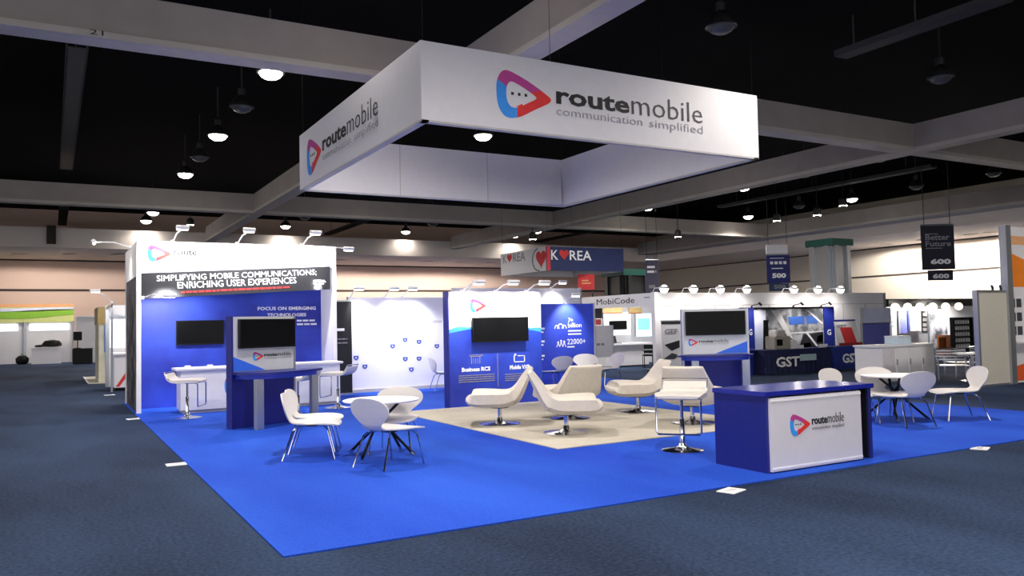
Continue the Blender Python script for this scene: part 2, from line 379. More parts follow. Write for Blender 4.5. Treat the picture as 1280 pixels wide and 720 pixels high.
# ------------------------------------------------------------------ carpets
cp = tag(MB().box(1.55, 15.0, 6.36, 22.3, 0, .013).build('blue_carpet', M_blue), 'bright royal blue carpet of the main booth', 'carpet')
rug = tag(MB().box(6.06, 10.45, 9.5, 15.5, .014, .026).build('beige_rug', M_rug), 'square beige rug under the lounge chairs', 'rug')
for i, (px, py, lab) in enumerate(((221, 581, 'on the dark aisle beside the blue carpet edge'), (167, 524, 'at the corner post of the lit tower'), (137, 494, 'in front of the red striped cabinet'), (914, 614, 'in front of the navy reception desk'), (1225, 561, 'at the right end of the blue carpet edge'))):
    q = P(px, py); t = thing('floor_cover', 'small white floor socket cover '+lab, 'floor cover', (q.x, q.y, 0), .1*i)
    MB().box(-.13, .13, -.10, .10, 0, .012, .004).build('plate', white, t, True); MB().box(-.07, .07, -.03, .03, .012, .016).build('flap', grey, t, True)

# ------------------------------------------------------------------ hanging sign
def hollow_sign(name, lab, x0, x1, y0, y1, z0, z1, th, mf, ml, mi):
    t = thing(name, lab, 'hanging sign', ((x0+x1)/2, (y0+y1)/2, z0))
    MB().box(x0, x1, y0, y0+th, z0, z1).build('front_panel', mf, t)
    MB().box(x0, x0+th, y0+th, y1-th, z0, z1).build('side_panel', ml, t)
    MB().box(x1-th, x1, y0+th, y1-th, z0, z1).build('side_panel', mi, t)
    MB().box(x0, x1, y1-th, y1, z0, z1).build('back_panel', mi, t)
    for x in (x0+.06, x1-.06):
        for y in (y0+.06, y1-.06): MB().tube([(x, y, z1), (x, y, 9.6)], .005, 6).build('hanging_wire', blk_metal, t)
    return t
sg = hollow_sign('hanging_sign', 'large square white hanging sign with colorful triangle logos over the blue carpet', 4.64, 11.40, 10.72, 17.33, 4.73, 5.89, .11, white2, white2, white2)
for x in (4.64, 11.4):
    MB().box(x-.005 if x < 5 else x-.115, x+.115 if x < 5 else x+.005, 10.72, 17.33, 4.70, 4.73).build('bottom_rail', grey, sg)
for y in (10.72, 17.33-.11): MB().box(4.64, 11.4, y, y+.11, 4.70, 4.73).build('bottom_rail', grey, sg)
for x in (6.9, 9.15): MB().box(x-.008, x+.008, 17.21, 17.222, 4.73, 5.89).build('seam', grey, sg)
MB().raw([(10.0, 17.215, 4.735), (11.28, 17.215, 4.735), (11.28, 17.215, 5.7), (11.2, 17.10, 4.735)], [(0, 3, 2), (3, 1, 2), (0, 1, 3), (0, 2, 1)]).build('fabric_fold', white2, sg)
logo(frame((5.86, 10.718, 4.90), XA), 4.17, .75, sg)
logo(frame((4.638, 16.75, 4.89), XB), 4.25, .77, sg)
# rigging of the sign: thin rods up to the ceiling
for x in (6.9, 9.2): MB().tube([(x, 10.78, 5.89), (x, 10.78, 9.6)], .004, 6).build('hanging_wire', blk_metal, sg)

# ------------------------------------------------------------------ booth arm lamps
def arm_lamp(lab, base, head, aim, power=ARM_W, grp='booth arm lamps', size=R(86)):
    t = thing('arm_lamp', lab, 'arm lamp', base, 0, grp)
    base, head = Vector(base), Vector(head); mid = base.lerp(head, .45)+Vector((0, 0, .06))
    MB().box(base.x-.03, base.x+.03, base.y-.03, base.y+.03, base.z-.03, base.z+.04).build('clamp', white, t)
    MB().tube([base, mid, head], .014, 8).build('arm', white, t, smooth=True)
    d = (Vector(aim)-head).normalized()
    a = d.cross(Vector((0, 0, 1))).normalized()
    MB().tube([head-a*.13-d*.02, head+a*.13-d*.02], .045, 10).build('head', white, t, smooth=True)
    MB().tube([head-a*.11+d*.02, head+a*.11+d*.02], .032, 8).build('tube_bulb', glow, t, smooth=True)
    spot('arm_light', head+d*.06, aim, power, size, .7, t, .05, (1, .98, .96))
    return t

# ------------------------------------------------------------------ tower wall (back left)
TL, TR, TF, TB, TH = 1.58, 5.95, 19.05, 20.12, 3.70
tw = thing('tower_wall', 'tall lit tower wall with white header, black slogan band and blue panel', 'booth wall', ((TL+TR)/2, TB, 0))
FT = frame((0, TF, 0), XA)
def pyz(px, py, Y): q = PY(px, py, Y); return (q.x, q.z)
MB().prism(FT, [(TL, 2.98), (TR, 3.2), (TR, TH), (TL, TH)], -.12, 0).build('header', white, tw)
band = [pyz(172.5, 373.7, TF), pyz(412.5, 361.5, TF), pyz(412.5, 333, TF), pyz(172.5, 341.7, TF)]
bd = MB().prism(FT, band, -.10, .012).build('slogan_band', dark, tw)
ba = math.atan2(band[1][1]-band[0][1], band[1][0]-band[0][0]); bu = (math.cos(ba), 0, math.sin(ba)); bv = (-math.sin(ba), 0, math.cos(ba))
q = PY(196, 353, TF); text('SIMPLIFYING MOBILE COMMUNICATIONS;', frame((q.x, TF-.013, q.z), bu, bv), 3.5, .15, wink, tw, 'lettering', .008)
q = PY(222, 361, TF); text('ENRICHING USER EXPERIENCES', frame((q.x, TF-.013, q.z), bu, bv), 2.6, .15, wink, tw, 'lettering', .008)
q = PY(226, 366.5, TF); lines_of_print(frame((q.x, TF-.013, q.z), bu, bv), 0, 2.4, (0,), .04, red, tw, 3, 'red_small_print')
for x in (TL, TR-.09): MB().box(x, x+.09, TF-.02, TF+.1, .014, TH).build('corner_post', white, tw)
MB().box(TL, TL+.09, TB+1.8, TB+1.92, .014, TH).build('corner_post', white, tw)
MB().box(TL+.02, TR+.2, TB, TB+.1, .014, 3.2).build('blue_panel', bluep, tw)
MB().box(TL+.01, TL+.07, TF+.1, TB+1.8, 2.95, TH).build('side_header', white, tw)
MB().box(TL+.02, TL+.06, TF+.1, TB+1.8, .014, 2.95).build('side_panel', sidepic, tw)
MB().box(TR-.06, TR-.02, TF+.1, TB, .014, TH).build('side_panel', white, tw)
MB().box(TL+.09, TR-.09, TF+.1, TF+.14, 3.62, 3.7).build('top_rail', white, tw)
q = PY(322, 388, TB); FB = frame((q.x, TB-.004, q.z), XA)
text('FOCUS ON EMERGING', FB, 1.42, .085, wink, tw, 'lettering', .03)
q = PY(334, 394.5, TB); text('TECHNOLOGIES', frame((q.x, TB-.004, q.z-.03), XA), .95, .085, wink, tw, 'lettering', .03)
q = PY(371, 402, TB); lines_of_print(frame((q.x, TB-.004, q.z), XA), 0, .5, (0, -.09), .045, wink, tw, 5)
logo(frame((PY(184, 327, TF).x, TF-.002, PY(184, 327, TF).z), XA), 1.55, .36, tw, tagline=False, lightm=fink)
# emergency: small dots of light on the side picture are part of its print
for i, (bx, by) in enumerate(((216, 305), (297, 307), (378, 309))):
    q = PY(bx, by, TF); arm_lamp('white arm lamp on the tower header, '+('left', 'middle', 'right')[i]+' of three', (q.x, TF+.04, TH), (q.x+.1, TF-.75, TH+.22), (q.x, TF, 3.15), 150, size=R(125))
arm_lamp('white arm lamp sticking out over the aisle from the tower corner', (TL, 20.6, TH), (TL-.75, 20.6, TH+.1), (TL, 20.6, 2.6), 25)
arm_lamp('white arm lamp at the right end of the tower header', (TR, 19.6, TH-.05), (TR+.5, 19.6, TH), (TR+.4, 22, 1.5), 30)
arm_lamp('bright arm lamp in front of the slogan band at left', (TL+.12, TF-.03, 2.47), (TL+.60, TF-.45, 2.50), (TL+.6, TB, 1.9), 110, size=R(115))
arm_lamp('white arm lamp at the upper right of the blue tower panel', (TR-.05, TF+.1, 2.75), (TR-.45, TF-.1, 2.83), (TR-.4, TB, 2.0), 110, size=R(115))

# ------------------------------------------------------------------ screens
def tv_on(parent, M, w, h, name='screen', local=False, th=.06):
    o = MB().prism(M, [(0, 0), (w, 0), (w, h), (0, h)], 0, th).build(name, black, parent, local)
    MB().prism(M, [(.02, .03), (w-.02, .03), (w-.02, h-.02), (.02, h-.02)], th, th+.003).build('display_glass', screen, o, local) if local else \
        MB().prism(M, [(.02, .03), (w-.02, .03), (w-.02, h-.02), (.02, h-.02)], th, th+.003).build('display_glass', screen, o)
    return o
def wall_tv(lab, x0, x1, z0, z1, Y, gap=.05):
    t = thing('television', lab, 'television', ((x0+x1)/2, Y, z0))
    F = frame((x0, Y-gap, z0), XA)
    MB().box((x0+x1)/2-.2, (x0+x1)/2+.2, Y-gap, Y, z0+.1, z1-.1).build('wall_bracket', blk_metal, t)
    tv_on(t, F, x1-x0, z1-z0, 'housing')
    return t
wall_tv('flat black television on the blue tower panel', 2.49, 3.54, 1.42, 1.985, TB)

# ------------------------------------------------------------------ kiosks
def kiosk(lab, loc, rz, mirror, w, outline, legs):
    t = thing('screen_kiosk', lab, 'kiosk', loc, rz)
    L = True; h = 1.97; s = -1 if mirror else 1
    MB().box(-w/2, w/2, 0, .14, .0, h).build('back_panel', navy2, t, L)
    MB().box(-w/2+.01, w/2-.0, -.015, 0, .99, h-.005).build('face_panel', sil_w, t, L)
    tv_on(t, frame((-w/2+(.12 if not mirror else .06), -.017, 1.40), XA), w-(.14 if not mirror else .12), .52, 'television', True, .07)
    a, c = (-w/2+.02, w/2) if not mirror else (w/2-.005, -w/2)
    G_ = frame((0, -.016, 0), XA)
    pts = [(a, 1.26), (a, 1.0), (a+s*w*.5, 1.0)]
    MB().prism(G_, pts if s > 0 else pts[::-1], .001, .006).build('swoosh', swoosh, t, L)
    logo(frame((-w*.18 if not mirror else -w*.42, -.017, 1.17), XA), w*.62, .16, t, True)
    rows = interp([p+(0,) for p in outline], 28)
    arc = [(p[0], p[1]) for p in rows]
    MB().prism(Matrix.Identity(4), arc, .945, .985).build('table_top', navy, t, L)
    MB().prism(Matrix.Identity(4), [(x*.9, y*.86-.02) for x, y in arc], .87, .945).build('apron', mat('apron_blue', '2540b8', .45), t, L)
    for x, y in legs: MB().box(x-.075, x+.075, y-.05, y+.05, 0, .87, .01).build('leg', silver, t, L)
    MB().box(-w/2-.01, -w/2+.02, -.03, .15, 0, h+.005).build('edge_trim', navy if not mirror else silver, t, L)
    MB().box(w/2-.02, w/2+.02, -.03, .15, 0, h+.005).build('edge_trim', silver, t, L)
    return t
kiosk('blue and silver screen kiosk with tabletop in front of the lit tower', (3.36, 15.13, .014), R(21), False, 1.30,
      [(-.65, 0), (-.66, -.35), (-.45, -.66), (-.1, -.74), (.45, -.62), (.9, -.46), (1.08, -.28), (1.0, -.06), (.65, 0)], [(-.43, -.50), (.9, -.27)])
kiosk('blue and silver screen kiosk with tabletop behind the reception desk', (12.62, 13.30, .014), -YAW, True, 1.42,
      [(-.71, 0), (-.86, -.08), (-.82, -.35), (-.4, -.6), (.3, -.6), (.68, -.4), (.75, -.1), (.71, 0)], [(-.53, -.33), (.55, -.3)])

# ------------------------------------------------------------------ white counters by the tower
def counter(lab, x0, x1, y0, y1, h, lg):
    t = thing('demo_counter', lab, 'counter', ((x0+x1)/2, (y0+y1)/2, .014))
    MB().box(x0, x1, y0, y1, .08, h-.05).build('body', white, t)
    MB().box(x0-.1, x1+.06, y0-.08, y1+.04, h-.05, h, .01).build('counter_top', white, t)
    MB().box(x0+.04, x1-.04, y0+.04, y1-.04, .014, .08).build('plinth', grey, t)
    MB().box(x0+.42, x0+.80, y0-.006, y0, .25, .62).build('door', white, t)
    if lg: logo_mark(frame((x1-.52, y0-.002, .33), XA), .5, .42, t)
    return t
counter('white demo counter with triangle logo under the tower screen', 2.36, 3.75, 18.3, 18.95, .96, True)
counter('white demo counter beside the black banner panel', 4.75, 5.75, 18.2, 18.8, .98, False)
for i, (px, py) in enumerate(((228, 458), (253, 456.5))):
    q = P(px, py, .96); t = thing('small_box', 'tiny white box on the left demo counter, '+('left', 'right')[i]+' of two', 'box', (q.x, 18.6, .96))
    MB().box(-.06, .06, -.05, .05, 0, .04, .006).build('base', white, t, True); MB().box(-.05, .05, -.04, .04, .04, .05).build('lid', grey, t, True)
    
# ------------------------------------------------------------------ sheet-formed furniture
def sheet(rows, nu=13, pad=0.0):
    "rows: (y, z, half width, cup, thickness); closed slab"
    n = len(rows); b = MB(); us = [-1+2*i/(nu-1) for i in range(nu)]
    us = [math.copysign(1-(1-abs(u))**1.4, u) for u in us]
    tops, bots = [], []
    for i, (y, z, w, cup, th) in enumerate(rows):
        y0, z0 = rows[max(i-1, 0)][:2]; y1, z1 = rows[min(i+1, n-1)][:2]
        d = Vector((0, y1-y0, z1-z0)).normalized(); nn = Vector((0, -d.z, d.y))
        for u in us:
            c = Vector((u*w, y, z))+nn*(cup*u*u)
            e = th*(1-pad*abs(u)**4)
            b.v.append(c+nn*(e*.5)); b.v.append(c-nn*(e*.5))
    def id(i, j, s): return (i*nu+j)*2+s
    for i in range(n-1):
        for j in range(nu-1):
            b.face([id(i, j, 0), id(i, j+1, 0), id(i+1, j+1, 0), id(i+1, j, 0)])
            b.face([id(i, j, 1), id(i+1, j, 1), id(i+1, j+1, 1), id(i, j+1, 1)])
    for i in range(n-1):
        for j in (0, nu-1): b.face([id(i, j, 0), id(i+1, j, 0), id(i+1, j, 1), id(i, j, 1)])
    for j in range(nu-1):
        for i in (0, n-1): b.face([id(i, j, 0), id(i, j, 1), id(i, j+1, 1), id(i, j+1, 0)])
    return b
# local frame of every seat: the sitter looks to -y
def make_chair():
    t = thing('shell_chair', 'x', 'chair')
    st = [(-.37, .425, .12, .0, .016), (-.36, .440, .25, .0, .016), (-.30, .457, .32, .004, .016), (-.15, .462, .345, .012, .016), (.04, .455, .33, .02, .016),
          (.18, .452, .25, .025, .016), (.26, .468, .18, .02, .016), (.305, .52, .165, .015, .016), (.325, .58, .235, .02, .016), (.345, .65, .315, .03, .016), (.362, .72, .335, .035, .016),
          (.378, .785, .305, .03, .016), (.39, .835, .22, .018, .016), (.396, .86, .12, .005, .016), (.398, .866, .04, .0, .016)]
    rows = interp(st, 40); k = 20
    sheet(rows[:k+1]).build('seat', shell, t, True, True)
    sheet(rows[k:]).build('backrest', shell, t, True, True)
    for sx in (-1, 1):
        MB().tube([(sx*.06, -.06, .435), (sx*.2, -.19, .425), (sx*.25, -.235, .38), (sx*.29, -.31, 0)], .0125, 8).build('leg', chrome, t, True, True)
        MB().tube([(sx*.06, .04, .435), (sx*.18, .17, .425), (sx*.23, .225, .38), (sx*.28, .36, 0)], .0125, 8).build('leg', chrome, t, True, True)
    MB().lathe([(.0, .42), (.11, .42), (.11, .445), (0, .445)], n=14).build('mounting_plate', blk_metal, t, True)
    return t
CH = make_chair(); used = {}
def rot_for(d): return math.atan2(d[0], -d[1])
def place(proto, loc, d, label, group):
    o = proto if not used.get(proto.name) else copy_tree(proto)
    used[proto.name] = True
    o.location = loc; o.rotation_euler = (0, 0, rot_for(d)); o['label'] = label; o['group'] = group
    return o
rv = (_r0.x, _r0.y); fv = (math.sin(YAW), math.cos(YAW))
def dirv(a, c): return (a*rv[0]+c*fv[0], a*rv[1]+c*fv[1])      # a: to the right, c: away from the viewer
g = 'white shell chairs'; Z = .014
place(CH, (3.08, 10.98, Z), dirv(1, .12), 'white shell chair facing right at the left edge of the front group', g)
place(CH, (3.30, 11.62, Z), dirv(1, .05), 'white shell chair just behind the leftmost shell chair', g)
place(CH, (3.70, 9.72, Z), dirv(.62, .8), 'nearest white shell chair, seen from behind, by the left round table', g)
q = P(494, 486, .86); place(CH, (q.x-.10, q.y-.22, Z), dirv(-.1, -1), 'white shell chair behind the left round table', g)
place(CH, (9.25, 20.1, Z), dirv(1, .4), 'white shell chair by the white icon wall, half hidden by the center wall', g)
q = P(704, 446, .86); place(CH, (q.x-.05, q.y+.3, Z), dirv(-.5, .85), 'white shell chair seen from behind in front of the blue figures panel', g)
q = P(720, 444, .86); place(CH, (q.x+.1, q.y-.2, Z), dirv(-.25, -1), 'white shell chair facing forward in front of the blue figures panel', g)
q = P(757, 443, .86); place(CH, (q.x+.05, q.y+.0, Z), dirv(-.9, -.45), 'white shell chair turned sideways right of the blue figures panel', g)
place(CH, (11.77, 8.24, Z), dirv(-.3, 1), 'white shell chair seen from behind at the right round table', g)
place(CH, (13.18, 8.22, Z), dirv(-1, .05), 'rightmost white shell chair facing left', g)
q = P(1098, 461, .86); place(CH, (q.x-.1, q.y-.18, Z), dirv(.1, -1), 'white shell chair behind the right round table', g)
q = P(1047, 462, .86); place(CH, (q.x-.05, q.y-.25, Z), dirv(.6, -.8), 'white shell chair whose back rises above the desk top', g)

def make_table():
    t = thing('round_table', 'x', 'table')
    MB().lathe([(.0, .72), (.50, .72), (.52, .735), (.52, .742), (.50, .748), (0, .748)], n=40).build('table_top', white, t, True, True)
    for k in range(4):
        a = R(35+90*k); e = R(35+90*k+205)
        foot = Vector((.5*math.cos(a), .5*math.sin(a), .012)); top = Vector((.27*math.cos(e), .27*math.sin(e), .715)); off = Vector((.03*math.cos(a+1.57), .03*math.sin(a+1.57), 0))
        l = MB().tube([foot+off, (foot+top)/2+off, top+off], .02, 8).build('leg', blk_metal, t, True, True)
        d = (top-foot).normalized()
        MB().tube([foot+off-d*.005, foot+off+d*.05], .024, 8).build('foot_cap', chrome, l, True, True)
    MB().lathe([(.05, .36), (.06, .38), (.06, .44), (.05, .46)], n=14).build('hub', blk_metal, t, True, True)
    MB().box(-.3, .3, -.03, .03, .70, .72).build('top_bracket', blk_metal, t, True)
    return t
TBp = make_table()
place(TBp, (3.93, 10.62, Z), (0, -1), 'round white table with crossed black legs among the left shell chairs', 'round tables')
place(TBp, (12.35, 8.80, Z), (0, -1), 'round white table with crossed black legs right of the reception desk', 'round tables')

def make_lounge():
    t = thing('lounge_chair', 'x', 'lounge chair')
    st = [(-.51, .49, .42, .0, .10), (-.49, .465, .48, .01, .24), (-.36, .455, .51, .015, .29), (-.1, .44, .51, .03, .29), (.10, .43, .50, .045, .27),
          (.26, .47, .47, .055, .24), (.37, .60, .43, .05, .17), (.455, .76, .38, .04, .13), (.525, .89, .345, .025, .105), (.56, .955, .33, .015, .08), (.567, .97, .31, .015, .04)]
    rows = interp(st, 34); k = 16
    sheet(rows[:k+1], 13, .45).build('seat', cream, t, True, True)
    sheet(rows[k:], 13, .35).build('backrest', cream, t, True, True)
    MB().lathe([(.035, .02), (.035, .29), (.05, .295)], n=14).build('column', chrome, t, True, True)
    MB().lathe([(.36, 0), (.36, .012), (.30, .022), (.12, .035), (.06, .06), (.042, .12)], n=36).build('base', chrome, t, True, True)
    MB().lathe([(.16, .285), (.17, .30), (.17, .32)], n=16).build('seat_plate', blk_metal, t, True)
    return t
LC = make_lounge(); g = 'cream leather lounge chairs'; ZR = .026
def bpos(px, py): q = P(px, py); return (q.x, q.y, ZR)
place(LC, bpos(625, 532), dirv(-1, .0), 'cream leather swivel chair facing left at the left of the rug', g)
place(LC, bpos(708, 543), dirv(1, -.05), 'nearest cream leather swivel chair facing right, in the middle of the rug', g)
place(LC, bpos(713, 525), dirv(-.55, 1), 'cream leather swivel chair seen from behind, beyond the middle one', g)
place(LC, (9.75, 12.4, ZR), dirv(-1, -.1), 'cream leather swivel chair facing left at the right of the rug', g)
place(LC, (9.35, 10.45, ZR), dirv(.45, .9), 'cream leather swivel chair seen from behind near the bar stool', g)

def make_stool():
    t = thing('bar_stool', 'x', 'bar stool')
    st = [(-.30, .72, .24, 0, .03), (-.29, .735, .30, 0, .07), (-.15, .745, .32, .0, .085), (.08, .74, .32, .0, .085), (.22, .75, .31, .0, .07), (.30, .80, .30, 0, .045), (.34, .88, .29, 0, .03), (.345, .90, .28, 0, .02)]
    sheet(interp(st, 22), 11, .3).build('seat', mat('white_vinyl', 'd2cdc8', .4, var=.02), t, True, True)
    MB().lathe([(.022, .3), (.022, .7)], n=12).build('piston', chrome, t, True, True)
    MB().lathe([(.035, .05), (.035, .42), (.03, .43)], n=12).build('column', chrome, t, True, True)
    MB().lathe([(.28, 0), (.28, .012), (.22, .025), (.09, .045), (.05, .07), (.037, .11)], n=32).build('base', chrome, t, True, True)
    MB().tube([(-.29, -.02, .715), (-.29, -.24, .71), (-.29, -.28, .68), (-.29, -.28, .28), (-.27, -.28, .25), (.27, -.28, .25), (.29, -.28, .28), (.29, -.28, .68), (.29, -.24, .71), (.29, -.02, .715)], .013, 8).build('footrest', chrome, t, True, True)
    MB().tube([(-.30, .25, .76), (-.31, .35, .93), (.31, .35, .93), (.30, .25, .76)], .010, 8).build('back_rail', chrome, t, True, True)
    return t
BS = make_stool(); g = 'white bar stools'
def seatpos(px, py, z=.74): q = P(px, py, z); return (q.x, q.y, Z)
place(BS, (7.33, 8.40, Z), dirv(-.35, -.95), 'white bar stool with chrome base left of the reception desk', g)
place(BS, (2.36, 17.35, Z), dirv(1, .1), 'white bar stool in front of the left demo counter', g)
place(BS, (4.25, 16.15, Z), dirv(-1, .25), 'white bar stool at the right end of the left kiosk table', g)
place(BS, (5.40, 17.25, Z), dirv(-1, .2), 'white bar stool in front of the black banner panel', g)
place(BS, seatpos(893, 455), dirv(1, -.3), 'white bar stool at the right kiosk table', g)

# ------------------------------------------------------------------ reception desk
dk = thing('reception_desk', 'navy reception desk with white logo front panel', 'desk', (7.9, 7.0, .014))
DX0, DX1, DY0, DY1, DH = 6.99, 8.80, 6.60, 7.42, .925
MB().box(DX0-.03, DX1+.03, DY0-.03, DY1, DH-.055, DH, .006).build('desk_top', mat('glossy_navy_top', '1a2590', .18), dk)
MB().box(DX0, DX0+.06, DY0, DY1, .014, DH-.055).build('side_panel', navy, dk)
MB().box(DX1-.06, DX1, DY0, DY1, .014, DH-.055).build('side_panel', navy, dk)
MB().box(DX0+.06, DX1-.06, DY0+.12, DY0+.16, .014, DH-.055).build('inner_panel', mat('recess_shade_paint', '06081c', .6), dk)  # shade of the desk recess is put into this panel's dark colour
MB().box(DX0+.035, DX1-.24, DY0-.035, DY0+.12, .03, DH-.075).build('front_panel', mat('lilac_white_panel', 'cfcdd8', .45, var=.02), dk)
for z in (.05, DH-.115): MB().box(DX0+.035, DX1-.24, DY0-.042, DY0-.035, z, z+.02).build('panel_rail', white, dk)
MB().box(DX1-.075, DX1-.06, DY0+.01, DY0+.12, .014, DH-.055).build('painted_shade', mat('recess_shade_paint', '06081c', .6), dk)  # thin dark sheet added as shade on the right side panel's inner face
MB().box(DX0+.06, DX1-.06, DY0+.2, DY1-.03, .40, .43).build('shelf', navy, dk)
logo(frame((7.32, DY0-.036, .40), XA), .92, .25, dk)

# ------------------------------------------------------------------ back booth walls
bp = thing('banner_panel', 'tall black banner panel between tower and white icon wall', 'banner', (6.5, 20.5, .014))
MB().box(6.22, 6.80, 20.48, 20.54, .05, 2.42).build('print', mat('black_print', '131318', .6), bp)
MB().box(6.20, 6.82, 20.46, 20.56, .014, .06).build('foot', silver, bp); MB().box(6.20, 6.82, 20.47, 20.55, 2.42, 2.46).build('top_rail', silver, bp)
q = PY(421, 414, 20.48); bars(frame((q.x, 20.478, q.z), XA), [(0, .2, 0, .07)], wink, bp)
lines_of_print(frame((q.x-.06, 20.478, q.z-.22), XA), 0, .34, (0, -.1), .03, gink, bp, 4)
iw = thing('icon_wall', 'white printed wall with small blue shield icons behind the left tables', 'booth wall', (8.4, 21, .014))
MB().box(6.86, 9.80, 20.9, 21.0, .014, 2.54).build('panel', mat('icon_wall_print', 'eceaf4', .7, c2='dfe2f4', scale=.9), iw)
for x in (6.84, 9.78): MB().box(x, x+.06, 20.86, 21.02, .014, 2.56).build('post', silver, iw)
MB().box(6.9, 9.78, 20.86, 20.9, .014, .10).build('kick_rail', grey, iw)
for i, (px, py) in enumerate(((445, 447.5), (456, 458.5), (490.7, 433), (506.3, 425), (523.7, 427.5), (546, 433), (506.5, 449), (523.7, 448.5), (514, 462))):
    q = PY(px, py, 20.9); F = frame((q.x-.07, 20.897, q.z-.06), XA); b = MB().use(iconb)
    b.prism(F, [(0, .12), (0, .05), (.035, .01), (.07, 0), (.105, .01), (.14, .05), (.14, .12)], .001, .004)
    b.use(wink).prism(F, [(.055, .08), (.055, .055), (.07, .045), (.085, .055), (.085, .08)], .004, .006); b.build('shield_icon', None, iw)
q = PY(445, 399, 20.9); lines_of_print(frame((q.x, 20.897, q.z), XA), 0, 1.9, (0,), .07, fink, iw, 8, 'faint_lettering', word=(.12, .4))
q = PY(445, 405.5, 20.9); lines_of_print(frame((q.x, 20.897, q.z), XA), 0, 2.55, (0,), .07, fink, iw, 9, 'faint_lettering', word=(.12, .4))
for i, (px, py) in enumerate(((438, 374), (504, 373), (481, 362))):
    q = PY(px, py, 20.9); arm_lamp('arm lamp on top of the white icon wall, '+('left', 'right', 'middle')[i]+' of three', (q.x, 20.95, 2.54), (q.x, 20.2, 2.75), (q.x+.3, 20.9, 1.5), 85)

CY = 15.57
cw = thing('center_wall', 'blue and white center wall carrying a wide screen behind the lounge', 'booth wall', (8.45, CY+.1, .014))
FC = frame((0, CY, 0), XA)
MB().box(7.28, 9.56, CY, CY+.22, .014, 2.46).build('body', white, cw)
top = [pyz(562, 423, CY)]; wave = []
for i in range(17):
    u = i/16; x = 7.285+u*2.27; z = 1.55+.16*math.sin(math.pi*(.1+u*.85)); wave.append((x, z))
MB().prism(FC, [(7.285, .02), (9.555, .02)] + [(x, z) for x, z in wave[::-1]], .002, .010).build('blue_print', bluep, cw)
MB().prism(FC, [(x, z-.02) for x, z in wave]+[(x, z+.05+.03*math.sin(9*(x-7.28))) for x, z in wave[::-1]], .010, .013).build('wave_stripe', sky_b, cw)
MB().box(7.26, 7.285, CY-.01, CY+.23, .014, 2.46).build('edge_panel', navy2, cw)
q = PY(588, 388, CY); logo(frame((q.x-.02, CY-.003, q.z-.05), XA), 1.1, .30, cw, tagline=False, inkm=fink, lightm=fink)
q = PY(577, 465, CY); text('Business RCS', frame((q.x, CY-.012, q.z), XA), .68, .09, wink, cw, 'lettering', .03)
q = PY(637, 462, CY); text('Mobile VXP', frame((q.x, CY-.012, q.z), XA), .5, .09, wink, cw, 'lettering', .03)
q = PY(573, 470, CY); lines_of_print(frame((q.x, CY-.012, q.z), XA), 0, .86, (-.01, -.055, -.10, -.145), .018, gink, cw, 2); 
q = PY(631, 468, CY); lines_of_print(frame((q.x, CY-.012, q.z), XA), 0, .62, (-.01, -.055, -.10, -.145), .018, gink, cw, 3)
q = PY(622, 483, CY); bars(frame((q.x, CY-.012, q.z), XA), [(0, .012, 0, .72)], gink, cw, 'divider_line')
q = PY(586, 455, CY); F = frame((q.x, CY-.012, q.z), XA)
bars(F, [(.02, .30, .15, .165), (.05, .065, 0, .15), (.25, .265, 0, .15), (.1, .11, .0, .12), (.15, .16, 0, .12), (.2, .21, 0, .12), (.0, .33, .18, .19), (.3, .33, .165, .2)], gink, cw, 'store_icon')
q = PY(642, 453, CY); F = frame((q.x, CY-.012, q.z), XA)
bars(F, [(0, .02, 0, .15), (.26, .28, 0, .15), (0, .28, 0, .018), (.1, .28, .135, .15), (.02, .06, .15, .19)], wink, cw, 'wallet_icon')
wall_tv('wide black television on the center wall', 7.79, 9.16, 1.37, 1.90, CY-.01)
for i, px in enumerate((580, 622, 660)):
    q = PY(px, 362, CY); arm_lamp('bright arm lamp on the center wall, '+('left', 'middle', 'right')[i]+' of three', (q.x, CY+.1, 2.46), (q.x, CY-.7, 2.62), (q.x, CY, 1.9), 85)

fp = thing('figures_panel', 'blue panel with white figures and icons behind the back chairs', 'booth wall', (12.6, 19.1, .014))
MB().box(11.50, 13.42, 19.0, 19.1, .014, 2.28).build('panel', bluec, fp); MB().box(13.42, 13.46, 18.98, 19.12, .014, 2.30).build('edge_post', grey, fp)
MB().box(11.50, 13.42, 18.985, 19.0, .014, .08).build('kick_rail', navy, fp)
for i, (px, py, w_, h_, s_) in enumerate(((710, 403, .16, .12, '7+'), (710, 409.5, .45, .13, 'billion'), (709, 430.5, .62, .15, '22000+'))):
    q = PY(px, py, 19.0); text(s_, frame((q.x, 18.997, q.z), XA), w_, h_, wink, fp, 'lettering', 0)
q = PY(710, 414.5, 19.0); bars(frame((q.x, 18.997, q.z), XA), [(0, .44, 0, .035), (0, .44, -.09, -.055)], wink, fp)
q = PY(709, 434.5, 19.0); bars(frame((q.x, 18.997, q.z), XA), [(0, .24, 0, .035)], wink, fp)
q = PY(693, 411, 19.0); F = frame((q.x, 18.997, q.z), XA); b = MB()
for cx, rr in ((.08, .08), (.2, .11), (.32, .08)):
    for k in range(12):
        a0, a1_ = math.pi*k/12, math.pi*(k+1)/12
        b.prism(F, [(cx+rr*math.cos(a0), rr*1.3*math.sin(a0)), (cx+rr*math.cos(a1_), rr*1.3*math.sin(a1_)), (cx+(rr-.02)*math.cos(a1_), (rr-.02)*1.3*math.sin(a1_)), (cx+(rr-.02)*math.cos(a0), (rr-.02)*1.3*math.sin(a0))], .001, .005)
b.build('cloud_icon', wink, fp)
q = PY(695, 434, 19.0); F = frame((q.x, 18.997, q.z), XA)
b = MB()
